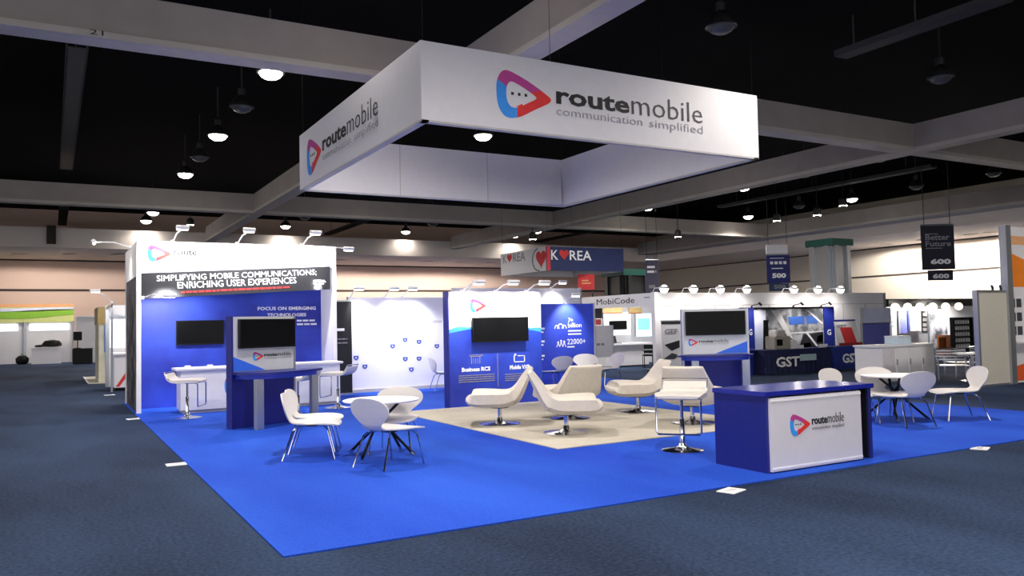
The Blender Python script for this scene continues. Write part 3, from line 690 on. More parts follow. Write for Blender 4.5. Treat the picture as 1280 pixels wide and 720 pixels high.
for cx, hh in ((.07, .15), (.17, .2), (.27, .17)):
    b.prism(F, [(cx-.06, 0), (cx-.04, 0), (cx, hh*.62), (cx+.04, 0), (cx+.06, 0), (cx+.015, hh*.7), (cx-.015, hh*.7)], .001, .005)
    b.prism(F, [(cx+.03*math.cos(k), hh*.85+.03*math.sin(k)) for k in [i*.785 for i in range(8)]], .001, .005)
b.build('people_icon', wink, fp)
for k, py in enumerate((412, 428, 446)):
    q = PY(676, py, 19.0); bars(frame((q.x, 18.997, q.z), XA), [(0, .12, 0, .05), (0, .08, -.09, -.05)], wink, fp)
arm_lamp('bright arm lamp on top of the blue figures panel', (12.5, 19.05, 2.28), (12.5, 18.5, 2.5), (12.5, 19, 1.7), 80)
wf = thing('white_fascia_wall', 'white wall rising behind the blue figures panel', 'booth wall', (12.2, 20.85, .014))
MB().box(9.86, 14.2, 20.8, 20.9, .014, 2.8).build('panel', white, wf); MB().box(14.2, 14.26, 20.78, 20.92, .014, 2.82).build('edge_post', grey, wf)
MB().box(9.86, 14.2, 20.77, 20.8, 2.72, 2.8).build('top_rail', white, wf)
for i, px in enumerate((585, 690)):
    q = PY(px, 362, 20.8); arm_lamp('arm lamp on the white wall behind, '+('left', 'right')[i]+' of two', (max(q.x, 10.4), 20.85, 2.8), (max(q.x, 10.4), 20.2, 2.95), (max(q.x, 10.4), 20.8, 2.0), 40)

# ------------------------------------------------------------------ white stand at right with the named fascia
MX, MY, MH = 16.9, 20.5, 2.66
ms = thing('white_stand', 'long white stand with black lettered fascia and row of lamps', 'exhibition stand', (20, 21, 0))
MB().box(MX, 28.4, MY, MY+.1, 0, MH).build('front_wall', wall_w, ms)
MB().box(MX, MX+.1, MY+.1, 24.7, 2.24, MH).build('side_fascia', wall_w, ms)
MB().box(MX, MX+.1, 24.6, 24.7, 0, 2.24).build('post', silver, ms)
MB().box(MX-.03, MX+.12, MY-.03, MY+.12, 0, MH+.02).build('post', wall_w, ms)
MB().box(28.3, 28.42, MY-.03, MY+.13, 0, MH).build('post', silver, ms)
MB().box(MX, 28.4, 27.9, 28.0, 0, 2.5).build('rear_wall', wall_w, ms)
MB().box(22.2, 22.3, MY+.1, 27.9, 0, 2.5).build('inner_wall', wall_w, ms)
for k in range(1, 9):
    x = MX+k*1.29; MB().box(x-.02, x+.02, MY-.012, MY, 0, MH-.42).build('panel_joint', grey, ms)
MB().box(MX, 28.3, MY-.015, MY, MH-.43, MH-.40).build('fascia_joint', grey, ms)
q = PX(746, 378, MX); q2 = PX(793, 374, MX)
text('MobiCode', frame((MX-.002, q.y, 2.36), XB), q.y-q2.y, .20, ink, ms, 'lettering', 0)
q = PX(805, 372, MX); bars(frame((MX-.002, q.y, 2.5), XB), [(0, .3, 0, .04)], gink, ms)
# interior of that stand
def planeY_box(name, m, par, x0, y0, x1, y1, Y, th=.05):
    a, c = PY(x0, y0, Y), PY(x1, y1, Y); z0, z1 = sorted((a.z, c.z)); xx0, xx1 = sorted((a.x, c.x))
    return MB().box(xx0, xx1, Y-th, Y, max(z0, 0), z1).build(name, m, par)
def boardY(name, lab, cat, m, x0, y0, x1, y1, Y, th=.06, foot=True, grp=None):
    a, c = PY(x0, y0, Y), PY(x1, y1, Y); z0 = max(0, min(a.z, c.z))
    t = thing(name, lab, cat, ((a.x+c.x)/2, Y, z0), 0, grp)
    o = planeY_box('panel', m, t, x0, y0, x1, y1, Y, th)
    ww = abs(c.x-a.x)/2
    for sx in (-1, 1): MB().box(sx*ww-.015, sx*ww+.015, -th-.01, .01, 0, abs(c.z-a.z)).build('edge_frame', silver, t, True)
    return t
IY = 26.6
t = boardY('lit_poster', 'glowing pale blue poster inside the lettered stand', 'poster', mat('cyan_poster', 'c8ecf8', .5, emit=.55), 793, 392, 814, 420, IY); planeY_box('blue_print', mat('cyan_print', '7fcbe6', .5, emit=.4), t, 797, 398, 812, 412, IY-.06, .01)
t = boardY('lit_poster', 'bright white lit panel left of the blue poster inside the lettered stand', 'poster', glow2, 753, 391, 788, 418, IY)
t = thing('television', 'small black television inside the lettered stand', 'television', PY(771, 412, IY-.3)); planeY_box('housing', black, t, 761, 401, 783, 412, IY-.25, .06); planeY_box('display_glass', screen, t, 762, 402, 782, 411, IY-.31, .004)
for i, (x0, x1) in enumerate(((751, 776), (785, 800))):
    t = thing('wood_header', 'wood coloured header board inside the lettered stand, '+('left', 'right')[i], 'header board', PY((x0+x1)/2, 391, IY-.5)); planeY_box('board', gold, t, x0, 384.5, x1, 391.5, IY-.45, .1); planeY_box('trim_strip', wood, t, x0, 391, x1, 392, IY-.45, .12)
t = boardY('display_board', 'grey white display board at the left of the lettered stand', 'display board', white, 743, 407, 766, 446, 24.2); q = PY(746, 432, 24.13); lines_of_print(frame(q, XA), 0, .4, (0,), .08, gink, t, 6)
t = boardY('red_board', 'small red board at the left edge of the lettered stand', 'board', red, 743, 399, 750, 406, 24.9)
t = boardY('display_board', 'dark board hanging at the left edge of the lettered stand', 'display board', dark, 742, 384, 752, 398, 24.9)
t = thing('display_counter', 'white display counter inside the lettered stand', 'counter', (18.9, 25.4, 0)); MB().box(18.3, 20.4, 25.2, 25.7, .06, .85).build('body', white, t); MB().box(18.2, 20.5, 25.1, 25.8, .85, .92).build('counter_top', white, t); MB().box(18.35, 20.35, 25.25, 25.65, 0, .06).build('plinth', dgrey, t)
t = thing('laptop', 'open dark laptop on the counter inside the lettered stand', 'laptop', (18.9, 25.3, .92)); MB().box(18.7, 19.1, 25.2, 25.5, .92, .94).build('keyboard_base', dgrey, t); MB().raw([(18.7, 25.5, .94), (19.1, 25.5, .94), (19.1, 25.6, 1.2), (18.7, 25.6, 1.2), (18.7, 25.52, .94), (19.1, 25.52, .94), (19.1, 25.62, 1.2), (18.7, 25.62, 1.2)], [(0, 1, 2, 3), (7, 6, 5, 4), (0, 4, 5, 1), (1, 5, 6, 2), (2, 6, 7, 3), (3, 7, 4, 0)]).build('lid', black, t)
def black_chair(lab, x, y, d):
    t = thing('side_chair', lab, 'chair', (x, y, 0), rot_for(d), 'black side chairs')
    MB().box(-.26, .26, -.25, .25, .43, .48, .02).build('seat', black, t, True); MB().box(-.26, .26, .24, .29, .52, .85, .02).build('backrest', black, t, True)
    for sx in (-1, 1):
        for y0, h in ((-.23, .43), (.25, .8)): MB().tube([(sx*.25, y0, 0), (sx*.25, y0, h)], .013, 6).build('leg', blk_metal, t, True)
        MB().tube([(sx*.27, -.2, .64), (sx*.27, .25, .66)], .015, 6).build('armrest', blk_metal, t, True)
q = P(781, 456); black_chair('black chair at the left inside the lettered stand', q.x-.5, q.y-2.2, (-.8, .5))
q = P(808, 456); black_chair('black chair at the right inside the lettered stand', q.x-.6, q.y-1.2, (.9, .2))
t = thing('cafe_table', 'small dark table between the black chairs', 'table', (18.75, 22.9, 0)); MB().lathe([(0, .70), (.42, .70), (.42, .73), (0, .73)], n=20).build('table_top', dgrey, t, True); MB().lathe([(.03, .03), (.03, .70)], n=8).build('pole', blk_metal, t, True); MB().lathe([(.26, 0), (.26, .03)], n=16).build('base', blk_metal, t, True)
spot('stand_light', (19.5, 24.5, 2.6), (19.5, 25.5, 0), 130, R(150), .6, ms, .2)
# roll-up banner
def rollup(lab, x0, y0, x1, y1, Y, content):
    a, c = PY(x0, y1, Y), PY(x1, y0, Y); a.z = 0
    t = thing('roll_up_banner', lab, 'banner', ((a.x+c.x)/2, Y, 0))
    w = (c.x-a.x)/2; h = c.z
    MB().box(-w, w, -.01, .01, .08, h).build('print', white2, t, True); MB().box(-w-.03, w+.03, -.1, .1, 0, .08, .02).build('base', silver, t, True); MB().box(-w, w, -.02, .02, h-.02, h+.02).build('top_rail', silver, t, True)
    content(t, w, h); return t
def gef(t, w, h):
    F = frame((-w, -.012, 0), XA)
    bars(F, [(0, 2*w, h-.1, h-.02)], ink, t, 'black_stripe', True); text('GEF', frame((-w+.12, -.012, h-.42), XA), 2*w-.24, .17, gink, t, 'lettering', .03, True)
    MB().prism(F, [(.1, h-.75), (2*w-.06, h-.62), (2*w-.06, h-.85), (2*w*.5, h-.95)], .001, .004).build('dark_shape', ink, t, True); MB().prism(F, [(.05, h-1.2), (2*w*.5, h-1.02), (2*w-.06, h-1.1), (2*w-.3, h-1.22)], .001, .004).build('dark_shape', dgrey, t, True)
    bars(F, [(0, 2*w, .1, .28)], mat('pale_grey', '9c9ca4', .6), t, 'bottom_print', True)
rollup('white roll-up banner with dark shapes left of the right kiosk', 828, 401, 850, 460, 20.1, gef)
for i, (px, py) in enumerate(((829.5, 361), (866.5, 362), (900, 361), (933, 362), (992, 363), (1022, 363), (1050, 363))):
    q = PY(px, py, MY-.5)
    t = thing('stand_lamp', 'round white lamp on the long white stand, '+('first', 'second', 'third', 'fourth', 'fifth', 'sixth', 'seventh')[i]+' from the left', 'lamp', (q.x, MY+.05, MH), 0, 'lamps along the long white stand')
    MB().tube([(0, 0, 0), (0, -.1, .14), (0, -.5, .14)], .015, 6).build('arm', white, t, True, True)
    MB().lathe([(.03, .12), (.14, .06), (.17, .0), (.16, -.01)], (0, -.55, .1), 16).build('shade', white, t, True, True)
    bm = bmesh.new(); bmesh.ops.create_uvsphere(bm, u_segments=12, v_segments=8, radius=.13)
    for v in bm.verts: v.co += Vector((0, -.57, .09))
    bb = MB(); bb.bm(bm); bb.build('bulb', glow, t, True, True)
    spot('stand_lamp_light', (q.x, MY-.75, MH+.02), (q.x, MY-.1, 1.0), 26, R(140), .7, t, .1)

# ------------------------------------------------------------------ dark blue exhibit with GST lettering
GY = 19.2
gs = thing('navy_stand', 'navy framed stand with a large machine picture', 'exhibition stand', (21.6, GY, 0))
gx0, gx1, gx2, gx3 = 19.40, 19.95, 23.30, 23.82
MB().box(gx0, gx1, GY, GY+.12, 0, 2.12).build('post_panel', mat('royal_post', '1a2a8c', .5), gs); MB().box(gx2, gx3, GY, GY+.12, 0, 2.10).build('post_panel', mat('royal_post', '1a2a8c', .5), gs)
MB().box(gx0, gx3, GY+.02, GY+.08, 2.06, 2.12).build('top_bar', black, gs)
MB().box(gx1, gx2, GY+.04, GY+.10, .4, 2.06).build('picture_panel', mat('machine_photo', '5a5e66', .6, c2='b8b9bd', scale=2.4, lo=.4, hi=.6), gs)
FG = frame((0, GY+.038, 0), XA)
def gp(name, m, pts, t0=.001, t1=.006): return MB().prism(FG, [pyz(x, y, GY) for x, y in pts], t0, t1).build(name, m, gs)
gp('white_print', bluehaze, [(941, 440), (958, 440), (958, 388), (941, 388)])
gp('slanted_print', white2, [(985, 420), (993, 424), (975, 388), (965, 388)])
gp('screen_print', mat('tablet_blue', '3f69c0', .5), [(988, 406), (1007, 405), (1006, 395), (986, 396)])
gp('screen_print', mat('tablet_blue', '3f69c0', .5), [(1010, 405), (1024, 404), (1019, 394), (1008, 395)])
gp('dark_print', dark, [(1000, 435), (1030, 433), (1030, 415), (1005, 418)]); gp('machine_print', mat('olive_print', '6a6540', .6), [(998, 443), (1018, 441), (1014, 428), (1002, 430)])
gp('warm_print', mat('amber_print', 'a87836', .6), [(1022, 428), (1030, 427), (1030, 418), (1023, 420)])
gp('white_strut', white, [(1022, 434), (1025, 434), (1011, 416), (1008, 416)], .006, .01); gp('white_strut', white, [(1028, 405), (1030, 404), (1012, 388), (1009, 388)], .006, .01); gp('white_strut', white, [(984, 418), (1030, 414.5), (1030, 413.5), (984, 416)], .006, .012)
gp('dark_bar', black, [(955, 460), (961, 460), (961, 400), (955, 400)], .006, .02)
for k, px in enumerate((941, 993, 1028)):
    q = PY(px, 385, GY); t = thing('clip_lamp', 'small black clip lamp on the top bar of the navy stand, '+('left', 'middle', 'right')[k]+' of three', 'lamp', (q.x, GY+.05, 2.12))
    MB().box(-.02, .02, -.02, .02, 0, .05).build('clamp', blk_metal, t, True); MB().tube([(0, 0, .05), (0, -.35, .12)], .012, 6).build('arm', blk_metal, t, True); MB().tube([(0, -.33, .14), (0, -.42, .06)], .035, 8).build('head', blk_metal, t, True)
    spot('clip_light', (q.x, GY-.75, 2.2), (q.x, GY, 1.1), 28, R(110), .6, t, .05)
q = PY(938, 419, GY); text('G', frame((q.x-.05, GY-.003, q.z), XA), .13, .2, wink, gs, 'lettering', .02)
q = PY(1034, 419, GY); text('G', frame((q.x, GY-.003, q.z), XA), .2, .2, wink, gs, 'lettering', .02)
t = thing('draped_table', 'table draped in navy cloth with white GST lettering', 'table', (21.5, 18.5, 0))
tx0, tx1 = PY(955, 440, 18.2).x, PY(1038, 440, 18.2).x
MB().box(tx0, tx1, 18.2, 18.9, .72, .76).build('table_top', mat('navy_cloth_top', '1a2050', .8), t)
b = MB(); n = 40
for zz, am in ((.74, .0), (.02, .03)):
    for i in range(n+1): b.v.append(Vector((tx0+(tx1-tx0)*i/n, 18.19-am*(1+math.sin(i*2.2)), zz)))
for i in range(n): b.face([i, i+1, n+2+i, n+1+i])
b.build('cloth_front', mat('navy_cloth', '121a48', .8), t)
MB().box(tx0, tx0+.02, 18.2, 18.9, .02, .74).build('cloth_side', mat('navy_cloth', '121a48', .8), t); MB().box(tx1-.02, tx1, 18.2, 18.9, .02, .74).build('cloth_side', mat('navy_cloth', '121a48', .8), t)
q = PY(971, 459.5, 18.1); q2 = PY(1000, 445, 18.1); text('GST', frame((q.x, 18.12, q.z), XA), q2.x-q.x, q2.z-q.z, wink, t, 'lettering', .03)
q = PY(1000, 451, 18.1); q2 = PY(1020, 442, 18.1); MB().box(q.x, q2.x, 18.09, 18.10, q.z, q2.z).build('paper_notice', mat('pale_teal', 'a9c4cc', .6), t)
t = thing('draped_table', 'royal blue draped table under the leaning red poster with GST lettering', 'table', (23.9, 18.4, 0))
ux0, ux1 = PY(1042, 440, 18.1).x, PY(1077, 440, 18.1).x
MB().box(ux0, ux1, 18.1, 18.9, .74, .78).build('table_top', mat('navy_cloth_top', '1a2050', .8), t); MB().box(ux0, ux1, 18.08, 18.1, .02, .78).build('cloth_front', mat('royal_cloth', '1b2f86', .8), t); MB().box(ux0, ux0+.02, 18.1, 18.9, .02, .74).build('cloth_side', mat('royal_cloth', '1b2f86', .8), t)
q = PY(1053, 454, 18.08); q2 = PY(1074, 441, 18.08); text('GST', frame((q.x, 18.07, q.z), XA), q2.x-q.x, q2.z-q.z, wink, t, 'lettering', .03)
t = thing('leaning_poster', 'white poster with a red square leaning back on the blue draped table', 'poster', (24.2, 18.5, .78))
q0, q1, q2, q3 = [PY(x, y, 18.4) for x, y in ((1049, 432), (1077, 431), (1068, 400), (1043, 401))]
F = frame((q0.x, 18.4, .78), XA, (0, .12, 1)); pw = q1.x-q0.x; ph = q3.z-q0.z; sk = (q0.x-q3.x)
MB().prism(F, [(0, 0), (pw, 0), (pw-sk*.8, ph), (-sk*.5, ph)], -.02, 0).build('board', white2, t); MB().prism(F, [(.32, .08), (pw-.22, .08), (pw-.4, .62), (.15, .62)], .001, .006).build('red_square', red, t); MB().prism(F, [(0, 0), (pw, 0), (pw, .09), (0, .09)], .006, .05).build('red_ledge', mat('dark_red', '8c1f20', .5), t)
MB().prism(F, [(-sk*.5, ph), (pw-sk*.8, ph), (pw-sk*.8, ph+.05), (-sk*.5, ph+.05)], -.02, .005).build('top_strip', navy, t); text('GST', F @ Matrix.Translation((.0, ph-.22, 0)), .5, .1, gink, t, 'lettering', .02)
t = thing('exhibit_machine', 'beige boxy machine standing on the GST table', 'machine', (PY(975, 432, 18.5).x, 18.5, .76))
MB().box(-.42, .30, -.2, .25, 0, .42, .03).build('housing', mat('machine_beige', '9a958a', .5), t, True); MB().box(-.3, .12, -.15, .2, .42, .62, .03).build('upper_housing', grey, t, True); MB().box(.3, .62, -.16, .2, 0, .28, .02).build('feeder', white, t, True); MB().box(-.36, -.1, -.206, -.2, .12, .32).build('display_glass', screen, t, True)
for i, px in enumerate((996, 1026)):
    q = PY(px, 434, 18.5); t = thing('small_card', 'small white card standing on the GST table, '+('left', 'right')[i], 'card', (q.x, 18.4, .76)); MB().box(-.2, .2, -.01, .01, 0, .11).build('face', white, t, True); MB().box(-.2, .2, 0, .08, 0, .01).build('foot', white, t, True)
t = thing('waste_bin', 'tall navy bin beside the GST stand', 'bin', (18.95, 18.7, 0)); MB().lathe([(.26, 0), (.30, .72), (.32, .76), (.30, .78), (.26, .76)], n=20).build('body', mat('bin_blue', '1a2c86', .5), t, True, True); MB().lathe([(.31, .70), (.33, .72), (.33, .78), (.31, .8)], n=20).build('rim', navy, t, True, True)
t = thing('shelf_card', 'little white shelf sign sticking out beside the right kiosk', 'sign', PY(932, 441, 18.9)); MB().box(-.12, .22, -.02, .02, .0, .06).build('plate', white, t, True); MB().box(-.12, .02, -.02, .02, -.09, -.04).build('lower_plate', white, t, True); MB().box(.1, .13, .02, .3, .02, .05).build('bracket', silver, t, True)

# ------------------------------------------------------------------ right side stands
t = thing('white_cabinet', 'long white storage counter with door panels behind the right table', 'cabinet', (19.7, 14.2, 0))
x0, x1, y0, y1 = 18.88, 21.1, 13.8, 14.6
MB().box(x0, x1, y0, y1, .04, .93).build('body', white, t); MB().box(x0-.04, x1+.04, y0-.04, y1+.03, .93, .98).build('counter_top', white, t); MB().box(x0+.03, x1-.03, y0+.05, y1, 0, .04).build('plinth', grey, t)
for k in range(4):
    a = x0+.04+k*(x1-x0)/4; d = MB().box(a, a+(x1-x0)/4-.05, y0-.02, y0, .08, .90).build('door', white if k else mat('grey_door', 'cfccd2', .5), t); MB().box(a+.55, a+.60, y0-.035, y0-.02, .45, .6).build('handle', silver, d)
t = thing('paper_stack', 'pale blue box standing on the white storage counter', 'box', (20.0, 14.1, .98)); MB().box(-.28, .30, -.2, .2, 0, .20, .01).build('body', mat('ice_blue_box', 'cfe2f0', .5), t, True); MB().box(-.29, .31, -.21, .21, .20, .23, .008).build('lid', white, t, True)
# far stand with black header and bulbs
FY = 22.4
fs = thing('far_stand', 'far white stand with black header and round bulbs on the right', 'exhibition stand', (32, FY, 0))
fx0, fx1 = PY(1076, 400, FY).x, PY(1232, 400, FY).x
MB().box(fx0, fx1, FY, FY+.1, 0, PY(1150, 383, FY).z).build('rear_wall', wall_w, fs)
za, zb = PY(1160, 383, FY-.1).z, PY(1160, 375, FY-.1).z; hx0, hx1 = PY(1103, 380, FY).x, PY(1224, 378, FY).x
MB().box(hx0, hx1, FY-.3, FY-.02, za, zb+.05).build('header', black, fs)
for px in (1116, 1131.5, 1147, 1163, 1179, 1195.5):
    q = PY(px, 380, FY-.35); bm = bmesh.new(); bmesh.ops.create_uvsphere(bm, u_segments=12, v_segments=8, radius=.17)
    for v in bm.verts: v.co = Vector((q.x, FY-.45, za-.02))+v.co
    bb = MB(); bb.bm(bm); bb.build('globe_bulb', mat('globe_glow', 'fff4dc', .5, emit=1.2), fs, smooth=True)
for i, (nm, m_, x0, y0, x1, y1, lab) in enumerate((('mural_board', bluehaze, 1076, 385, 1111, 404, 'pale hazy board above the violet skyline print'), ('mural_board', purple, 1076, 404, 1111, 430, 'violet city skyline board behind the white storage counter'),
        ('display_board', white2, 1112, 386, 1122, 432, 'narrow white board left of the violet banner'), ('display_board', purple, 1123, 385, 1134, 416, 'narrow violet banner under the globe bulbs'),
        ('display_board', white2, 1135, 386, 1150, 413, 'white printed board right of the violet banner'), ('mural_board', mural, 1159, 387, 1184, 449, 'dark misty mountain mural under the globe bulbs'))):
    t = boardY(nm, lab, 'display board', m_, x0, y0, x1, y1, FY-.05-.12*i if i > 1 else MY-.03)
    if m_ is white2:
        q = PY(x0+2, (y0+y1)/2, FY-.12-.12*i); lines_of_print(frame((q.x, q.y-.005, q.z), XA), 0, .25, (0, .2, .4), .06, gink, t, i)
t = thing('framed_prints', 'dark strip of white framed prints beside the mountain mural', 'wall display', PY(1154, 415, FY-.02))
planeY_box('strip', mat('dark_brown', '2c211d', .6), t, 1151, 389, 1158, 415, FY-.01)
for y0 in (391, 397.5, 404, 410): planeY_box('framed_print', white, t, 1153.5, y0, 1158, y0+4, FY-.06, .02)
t = thing('wood_cabinet', 'small brown wooden cabinet in front of the mountain mural', 'cabinet', P(1178, 443)); t.location.z = 0; planeY_box('body', wood, t, 1171, 419, 1185, 449, 21.0, .6); planeY_box('door', wood, t, 1173, 422, 1183, 440, 20.39, .02); planeY_box('handle', gold, t, 1175, 436, 1181, 437.5, 20.36, .02)
spot('header_light', (PY(1160, 383, FY).x, FY-1.2, za), (PY(1160, 383, FY).x, FY, 1.0), 260, R(150), .6, fs, .2)
spot('header_light', (PY(1120, 383, FY).x, FY-1.2, za), (PY(1120, 383, FY).x, FY, 1.0), 160, R(150), .6, fs, .2)
# black display shelf
t = thing('display_shelf', 'black display shelf with rows of small white goods', 'shelf', PY(1208, 441, 20.0)); t.location.z = 0
a, c = PY(1192, 441, 20), PY(1227, 396, 20); planeY_box('back_board', black, t, 1192, 445, 1227, 396, 20.1, .04)
ws = c.x-a.x
for k in range(6): z = .35+k*(c.z-.4)/5; MB().box(a.x, c.x, 19.94, 20.06, z-.02, z+.02).build('shelf_board', black, t)
for fr in (0, .62, 1): MB().box(a.x+ws*fr-.05, a.x+ws*fr+.05, 19.92, 20.08, 0, c.z).build('upright', black, t)
GW = thing('shelf_goods', 'x', 'goods'); MB().box(-.055, .055, -.05, .05, 0, .17, .008).build('carton', mat('pale_goods', 'b9b7b4', .6), GW, True); MB().box(-.04, .04, -.056, -.05, .04, .12).build('carton_label', white, GW, True)
names = ('bottom', 'second', 'third', 'fourth', 'top')
for r_ in range(5):
    z = .37+r_*(c.z-.4)/5
    for k in range(9):
        fr = (.06+k*.086) if k < 6 else (.70+(k-6)*.11)
        o = place(GW, (a.x+ws*fr, 19.99, z), (0, -1), ordn[k]+' small pale carton from the left on the '+names[r_]+' row of the black shelf', 'cartons on the black shelf')
# chrome armchairs and table
def wire_chair(lab, x, y, d):
    t = thing('chrome_chair', lab, 'chair', (x, y, 0), rot_for(d), 'chrome armchairs with slatted seats')
    for sx in (-1, 1):
        MB().tube([(sx*.36, -.34, 0), (sx*.36, -.34, .62), (sx*.36, -.28, .66), (sx*.36, .30, .68), (sx*.34, .36, .72)], .018, 8).build('front_leg', chrome, t, True, True)
        MB().tube([(sx*.36, .36, 0), (sx*.34, .34, .84)], .018, 8).build('rear_leg', chrome, t, True, True)
    for k in range(7): MB().box(-.34, .34, -.32+k*.095, -.25+k*.095, .44, .455).build('seat_slat', silver, t, True)
    for k in range(4): MB().box(-.34, .34, .335, .35, .56+k*.075, .60+k*.075).build('back_slat', silver, t, True)
    MB().tube([(-.34, .34, .84), (0, .36, .88), (.34, .34, .84)], .018, 8).build('top_rail', chrome, t, True, True)
q = P(1184, 478); wire_chair('chrome armchair behind the rightmost shell chair', q.x+.1, q.y-.1, dirv(-.4, -1))
q = P(1238, 476); wire_chair('chrome armchair half hidden by the grey partition', q.x+.3, q.y+.9, dirv(-1, .1))
q = P(1215, 441, .74); t = thing('cafe_table', 'round white cafe table left of the grey partition', 'table', (q.x, q.y, 0)); MB().lathe([(0, .71), (.5, .71), (.5, .74), (0, .74)], n=24).build('table_top', white, t, True); MB().lathe([(.035, .03), (.035, .71)], n=10).build('pole', chrome, t, True, True); MB().lathe([(.3, 0), (.3, .02), (.06, .05)], n=20).build('base', chrome, t, True, True)
# grey partition and stand at the right edge
t = thing('partition', 'grey partition wall with silver post at the right edge', 'partition', (20, 11.5, 0))
MB().box(19.36, 20.62, 11.5, 11.56, .03, 2.30).build('panel', mat('partition_grey', 'bdb8ad', .6, var=.02), t); MB().box(19.34, 19.40, 11.47, 11.59, 0, 2.32).build('post', silver, t); MB().box(20.62, 20.84, 11.44, 11.62, 0, 3.95).build('tall_post', silver, t); MB().box(19.36, 20.62, 11.48, 11.58, 0, .05).build('bottom_rail', silver, t); MB().box(19.36, 20.62, 11.48, 11.58, 2.28, 2.33).build('top_rail', silver, t)
t = thing('orange_stand', 'orange and white stand board cut by the right edge', 'exhibition stand', (21.9, 11.7, 0))
MB().box(20.84, 23.5, 11.64, 11.70, 0, 3.95).build('board', white2, t)
FO = frame((0, 11.639, 0), XA)
MB().prism(FO, [(20.86, 2.42), (23.4, 2.42), (23.4, 2.7), (20.86, 3.35)], .001, .006).build('orange_print', orange, t); MB().prism(FO, [(20.95, 3.5), (23.4, 3.5), (23.4, 3.72), (20.95, 3.72)], .001, .006).build('orange_strip', peach, t)
MB().prism(FO, [(21.05, .05), (23.4, .05), (23.4, .75), (21.05, .4)], .001, .006).build('orange_print', mat('deep_orange', 'dd5a22', .6), t)
for z in (1.2, 1.55, 1.9): MB().prism(FO, [(21.02, z), (21.24, z), (21.24, z+.22), (21.02, z+.22)], .001, .006).build('product_picture', dgrey, t)
for z in (1.2, 1.55, 1.9): MB().prism(FO, [(21.3, z), (21.52, z), (21.52, z+.22), (21.3, z+.22)], .001, .006).build('product_picture', dgrey, t)
MB().box(20.9, 23.5, 11.4, 11.64, 1.0, 1.05).build('shelf', white, t)
for i, x in enumerate((20.1, 20.45)):
    t = thing('clip_lamp', 'small black clip lamp on top of the grey partition, '+('left', 'right')[i], 'lamp', (x, 11.53, 2.33)); MB().box(-.02, .02, -.02, .02, 0, .06).build('clamp', blk_metal, t, True); MB().tube([(0, 0, .05), (-.12, -.05, .1)], .03, 8).build('head', blk_metal, t, True)

# ------------------------------------------------------------------ hanging sign with KOREA, banners
KX, KY = 18.4, 29.35; kx1 = PY(779.5, 325, KY).x
ky1 = PX(626, 330, KX).y; kz0 = 4.0; kz1 = PY(685, 308, KY).z
ks = hollow_sign('hanging_sign', 'smaller hanging sign with one white and one navy face', KX, kx1, KY, ky1, kz0, kz1, .08, korea_b, white2, white2)
MB().box(KX-.004, KX+.16, KY-.006, KY+.02, kz0, kz1).build('red_edge', red, ks)
kw = kx1-KX; q = PY(689, 324.5, KY); q2 = PY(740, 313, KY)
text('K', frame((q.x, KY-.002, q.z), XA), .36, .42, wink, ks, 'lettering', .01); text('REA', frame((q.x+.95, KY-.002, q.z), XA), 1.15, .42, wink, ks, 'lettering', .01)
def heart(F, s, m_, name): 
    pts = []
    for i in range(24):
        a = 2*math.pi*i/24; pts.append((s*math.sin(a)**3, s*(.81*math.cos(a)-.31*math.cos(2*a)-.12*math.cos(3*a)-.06*math.cos(4*a))))
    MB().prism(F, pts[::-1], .001, .008).build(name, m_, ks)
heart(frame((q.x+.66, KY-.002, q.z+.25), XA), .25, red, 'heart_mark')
yk = PX(629, 330, KX).y; zk = PX(629, 329.5, KX).z
text('K', frame((KX-.002, yk, zk), XB), .34, .38, gink, ks, 'lettering', .01); text('REA', frame((KX-.002, yk-.95, zk), XB), 1.1, .38, gink, ks, 'lettering', .01)
heart(frame((KX-.002, yk-.62, zk+.22), XB), .22, red, 'heart_mark')
yk = PX(678, 325, KX).y; heart(frame((KX-.002, yk+.1, (kz0+kz1)/2+.05), XB), .42, red, 'heart_mark')
b = MB(); F = frame((KX-.002, yk+.3, (kz0+kz1)/2), XB)
for i in range(14):
    a0, a1_ = R(95+13*i), R(95+13*(i+1))
    b.prism(F, [(.55*math.cos(a0), .5*math.sin(a0)), (.55*math.cos(a1_), .5*math.sin(a1_)), (.5*math.cos(a1_), .46*math.sin(a1_)), (.5*math.cos(a0), .46*math.sin(a0))], .001, .006)
b.build('arc_mark', ink, ks)
def hang_banner(lab, x0, y0, x1, y1, depth, m_, lower=None):
    c0, c1 = PD(x0, y1, depth), PD(x1, y0, depth); ctr = PD((x0+x1)/2, y1, depth)
    t = thing('hanging_banner', lab, 'hanging banner', ctr, -YAW)
    w = (x1-x0)/FPX*depth; h = (y1-y0)/FPX*depth
    MB().box(-w/2, w/2, -.02, .02, 0, h).build('fabric', m_, t, True); MB().tube([(-w/2, 0, h), (w/2, 0, h)], .04, 8).build('top_rod', silver, t, True)
    for sx in (-1, 1): MB().tube([(sx*w*.4, 0, h), (sx*w*.4, 0, 9.6-ctr.z)], .012, 6).build('hanging_wire', blk_metal, t, True)
    return t, w, h
bk = mat('banner_black', '14131f', .7, c2='1b1a38', scale=1)
t, w, h = hang_banner('black hanging banner with Better Future and 600', 1153, 281, 1194, 337, 30, bk)
text('Better', frame((-w*.38, -.022, h*.66), XA), w*.74, h*.13, gink, t, 'lettering', .02, True); text('Future', frame((-w*.38, -.022, h*.52), XA), w*.78, h*.12, gink, t, 'lettering', .02, True)
bars(frame((-w*.38, -.022, h*.79), XA), [(0, w*.4, 0, .03)], gink, t, 'small_print', True); bars(frame((-w*.38, -.022, h*.47), XA), [(0, w*.5, 0, .03)], gink, t, 'small_print', True)
text('600', frame((-w*.25, -.022, h*.12), XA), w*.62, h*.12, wink, t, 'lettering', .05, True)
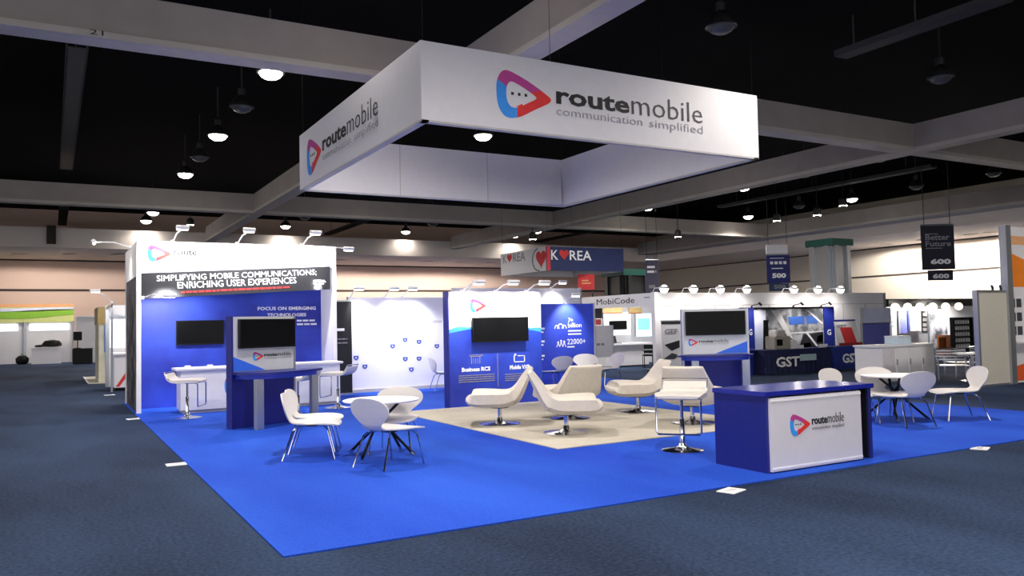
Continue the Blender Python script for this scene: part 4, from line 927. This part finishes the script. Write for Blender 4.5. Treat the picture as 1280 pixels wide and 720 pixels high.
MB().box(-w*.34, w*.42, -.02, .02, -h*.24, -h*.01).build('lower_fabric', bk, t, True); text('600', frame((-w*.2, -.022, -h*.2), XA), w*.5, h*.11, wink, t, 'lettering', .05, True)
t, w, h = hang_banner('blue hanging banner with white top reading 500', 959, 318, 988, 354, 38, mat('banner_blue', '1c2a70', .7, c2='2b2a6a', scale=1))
MB().box(-w*.5, w*.42, -.02, .02, h*1.01, h*1.34).build('white_top', white, t, True)
text('500', frame((-w*.28, -.022, h*.18), XA), w*.6, h*.17, wink, t, 'lettering', .05, True)
bars(frame((-w*.35, -.022, h*.66), XA), [(k*w*.19, k*w*.19+w*.13, 0, h*.1) for k in range(4)]+[(w*.05, w*.55, -h*.16, -h*.13), (0, w*.6, h*.2, h*.22)], wink, t, 'small_print', True)
MB().box(-w*.42, w*.42, -.02, .02, -h*.27, -h*.01).build('lower_fabric', mat('banner_teal', '2c3f66', .7), t, True); text('500', frame((-w*.22, -.022, -h*.2), XA), w*.52, h*.15, gink, t, 'lettering', .05, True)
t, w, h = hang_banner('far grey violet hanging banner beside the dark column', 808, 325, 824, 365, 43, mat('banner_violet', '4d4a63', .7))
lines_of_print(frame((-w*.4, -.022, h*.6), XA), 0, w*.7, (0, .25), .12, wink, t, 3, 'small_print', True, (.3, .6)); bars(frame((-w*.3, -.022, h*.12), XA), [(0, w*.5, 0, h*.1)], gink, t, 'small_print', True)
q = PD(733, 362, 36); t = thing('stand_sign', 'small red sign on a dark post behind the lettered stand', 'sign', (q.x, q.y, 0), -YAW)
MB().box(-.36, .36, -.03, .03, q.z+.0, q.z+.68).build('red_face', red, t, True); MB().box(-.3, -.24, -.02, .02, 0, q.z).build('post', blk_metal, t, True); MB().box(.24, .3, -.02, .02, 0, q.z).build('post', blk_metal, t, True); bars(frame((-.2, -.031, q.z+.25), XA), [(0, .4, 0, .06), (0, .3, .12, .18)], peach, t, 'small_print', True)

# ------------------------------------------------------------------ left background
LY = 56.5
ls = thing('green_stand', 'far stand with orange and green wave header and white panels', 'exhibition stand', (-1, LY, 0))
lx0, lx1 = -6.0, PY(92, 400, LY).x; z = lambda py: PY(46, py, LY).z
MB().box(lx0, lx1, LY, LY+.1, 0, z(403)).build('panel_wall', wall_w, ls); MB().box(lx0, lx1, LY-.1, LY+.1, z(403), z(380)).build('header', lime, ls)
FL = frame((0, LY-.1, 0), XA); nn = 24
def wav(z0, z1, a_, m_, nm):
    xs = [lx0+(lx1-lx0)*i/nn for i in range(nn+1)]
    MB().prism(FL, [(x, z0+a_*math.sin(x*.9)) for x in xs]+[(x, z1+a_*.5*math.sin(x*.9+1)) for x in xs[::-1]], .002, .012).build(nm, m_, ls)
wav(z(384), z(380), 0, peach, 'orange_stripe'); wav(z(396), z(388), .12, green, 'green_wave'); wav(z(388.5), z(385), .05, bluehaze, 'pale_stripe')
for x in (lx0, PY(30, 430, LY).x, lx1-.1): MB().box(x, x+.12, LY-.15, LY, 0, z(402)).build('post', silver, ls)
for x0, x1 in ((-30, 22), (37, 86)):
    a, c = PY(x0, 405, LY).x, PY(x1, 412, LY).x; MB().box(a, c, LY-.06, LY-.02, z(413), z(405)).build('light_box', glow2, ls)
t = thing('white_table', 'low white counter in front of the far green stand', 'counter', PY(58, 453, 55)); t.location.z = 0
MB().box(-.75, .75, -.3, .3, 0, .92).build('body', white, t, True); MB().box(-.8, .8, -.33, .33, .92, .97).build('counter_top', white, t, True)
t = thing('black_bag', 'black bag lying on the low white counter of the far green stand', 'bag', (PY(60, 440, 55).x+.2, 55, .97)); b = MB().lathe([(.15, 0), (.5, .02), (.52, .18), (.38, .36), (.1, .42)], n=14, sy=.5); b.build('body', black, t, True, True); MB().lathe([(.1, 0), (.28, .03), (.25, .12), (.05, .15)], (-.6, 0, 0), 12, 1, .6).build('flap', black, t, True, True)
q = P(34, 452); t = thing('black_bag', 'black bag on the floor beside the low white counter', 'bag', (PY(34, 452, 55.2).x-.25, 55.2, 0)); MB().lathe([(.2, 0), (.32, .1), (.34, .35), (.18, .5)], n=14, sy=.6).build('body', black, t, True, True); MB().tube([(-.12, 0, .45), (0, 0, .62), (.12, 0, .45)], .02, 6).build('handle', black, t, True, True)
t = thing('black_crate', 'black draped box right of the far green stand', 'box', (PY(103, 452, 52).x, 52, 0)); MB().box(-.5, .5, -.35, .35, 0, .82, .03).build('body', black, t, True); MB().box(-.53, .53, -.38, .38, .82, .88, .02).build('lid', black, t, True)
t = thing('small_monitor', 'little black monitor on a stand on the black draped box', 'monitor', (PY(97, 430, 52).x, 52.0, .88)); MB().lathe([(.18, 0), (.18, .03), (.04, .05)], n=14).build('foot', black, t, True); MB().box(-.03, .03, -.03, .03, .03, .5).build('neck', black, t, True); MB().box(-.22, .22, -.05, .03, .45, .95, .02).build('display', screen, t, True)
t = thing('white_panel_wall', 'white shell wall between the far green stand and the gold pillar', 'booth wall', (2.4, 54, 0)); wz = PY(110, 395, 54).z; MB().box(PY(95, 420, 54).x, 6.5, 54, 54.1, 0, wz).build('panel', wall_w, t); MB().box(PY(95, 420, 54).x, 6.5, 53.96, 54.1, wz-.08, wz).build('top_rail', silver, t)
t = thing('pale_mat', 'pale grey mat on the aisle at the gold topped pillar', 'mat', (2.1, 33, 0)); MB().box(1.15, 3.4, 31.4, 36.5, 0, .012).build('surface', mat('pale_mat_grey', 'bdb9ae', .9), t); MB().box(1.1, 1.15, 31.4, 36.5, 0, .02).build('edge_strip', silver, t)
t = thing('banner_pillar', 'narrow pillar with gold top and blue print along the aisle', 'pillar', (1.75, 33, 0)); pz = PY(128, 384, 32).z
MB().box(1.45, 2.15, 32, 34.5, .013, pz-.6).build('body', mat('pillar_print', 'd5cfbe', .6, c2='aeb0a2', scale=2), t); MB().box(1.42, 2.18, 31.97, 34.53, pz-.6, pz).build('gold_top', gold, t); MB().box(1.62, 1.98, 31.97, 32.0, 1.05, pz-.62).build('blue_print', mat('pillar_blue', '3a78c4', .6), t)
t = thing('lit_stand', 'white stand with lit panel behind the tower on the aisle', 'exhibition stand', (2.2, 29.3, 0))
MB().box(1.52, 1.62, 29.2, 29.4, 0, 2.62).build('post', silver, t); MB().box(1.62, 5, 29.3, 29.4, 0, 2.62).build('rear_wall', wall_w, t); MB().box(1.66, 3.0, 29.26, 29.3, 1.25, 2.15).build('light_box', glow2, t); MB().box(1.62, 3.4, 29.1, 29.3, 2.3, 2.62).build('header', wall_w, t); MB().box(1.62, 3.4, 29.08, 29.3, 2.25, 2.31).build('header_trim', silver, t)
MB().box(1.52, 1.58, 26.6, 26.66, 0, 2.62).build('post', silver, t); MB().box(1.53, 1.57, 26.6, 29.2, 2.5, 2.58).build('side_rail', silver, t)
arm_lamp('white arm lamp over the white stand behind the tower', (1.55, 26.65, 2.62), (1.1, 26.3, 2.95), (2, 29.3, 1.5), 60)
t = thing('striped_cabinet', 'white cabinet with a red diagonal stripe behind the tower', 'cabinet', (2.2, 27.4, 0))
MB().box(1.63, 3.1, 26.95, 28.2, .1, 1.06).build('body', white, t); MB().box(1.60, 3.14, 26.9, 28.24, 1.06, 1.12).build('top', white, t); MB().box(1.67, 3.06, 27.0, 28.16, 0, .1).build('plinth', black, t)
MB().prism(frame((1.63, 26.949, .1), XA), [(.04, .03), (.14, .03), (.40, .40), (.40, .58)], .001, .006).build('red_stripe', red, t)
MB().box(PY(58, 300, 50.4).x, PY(70, 300, 50.4).x, 50.3, 50.5, 6.6, 7.6).build('dark_slot', joint, s1)
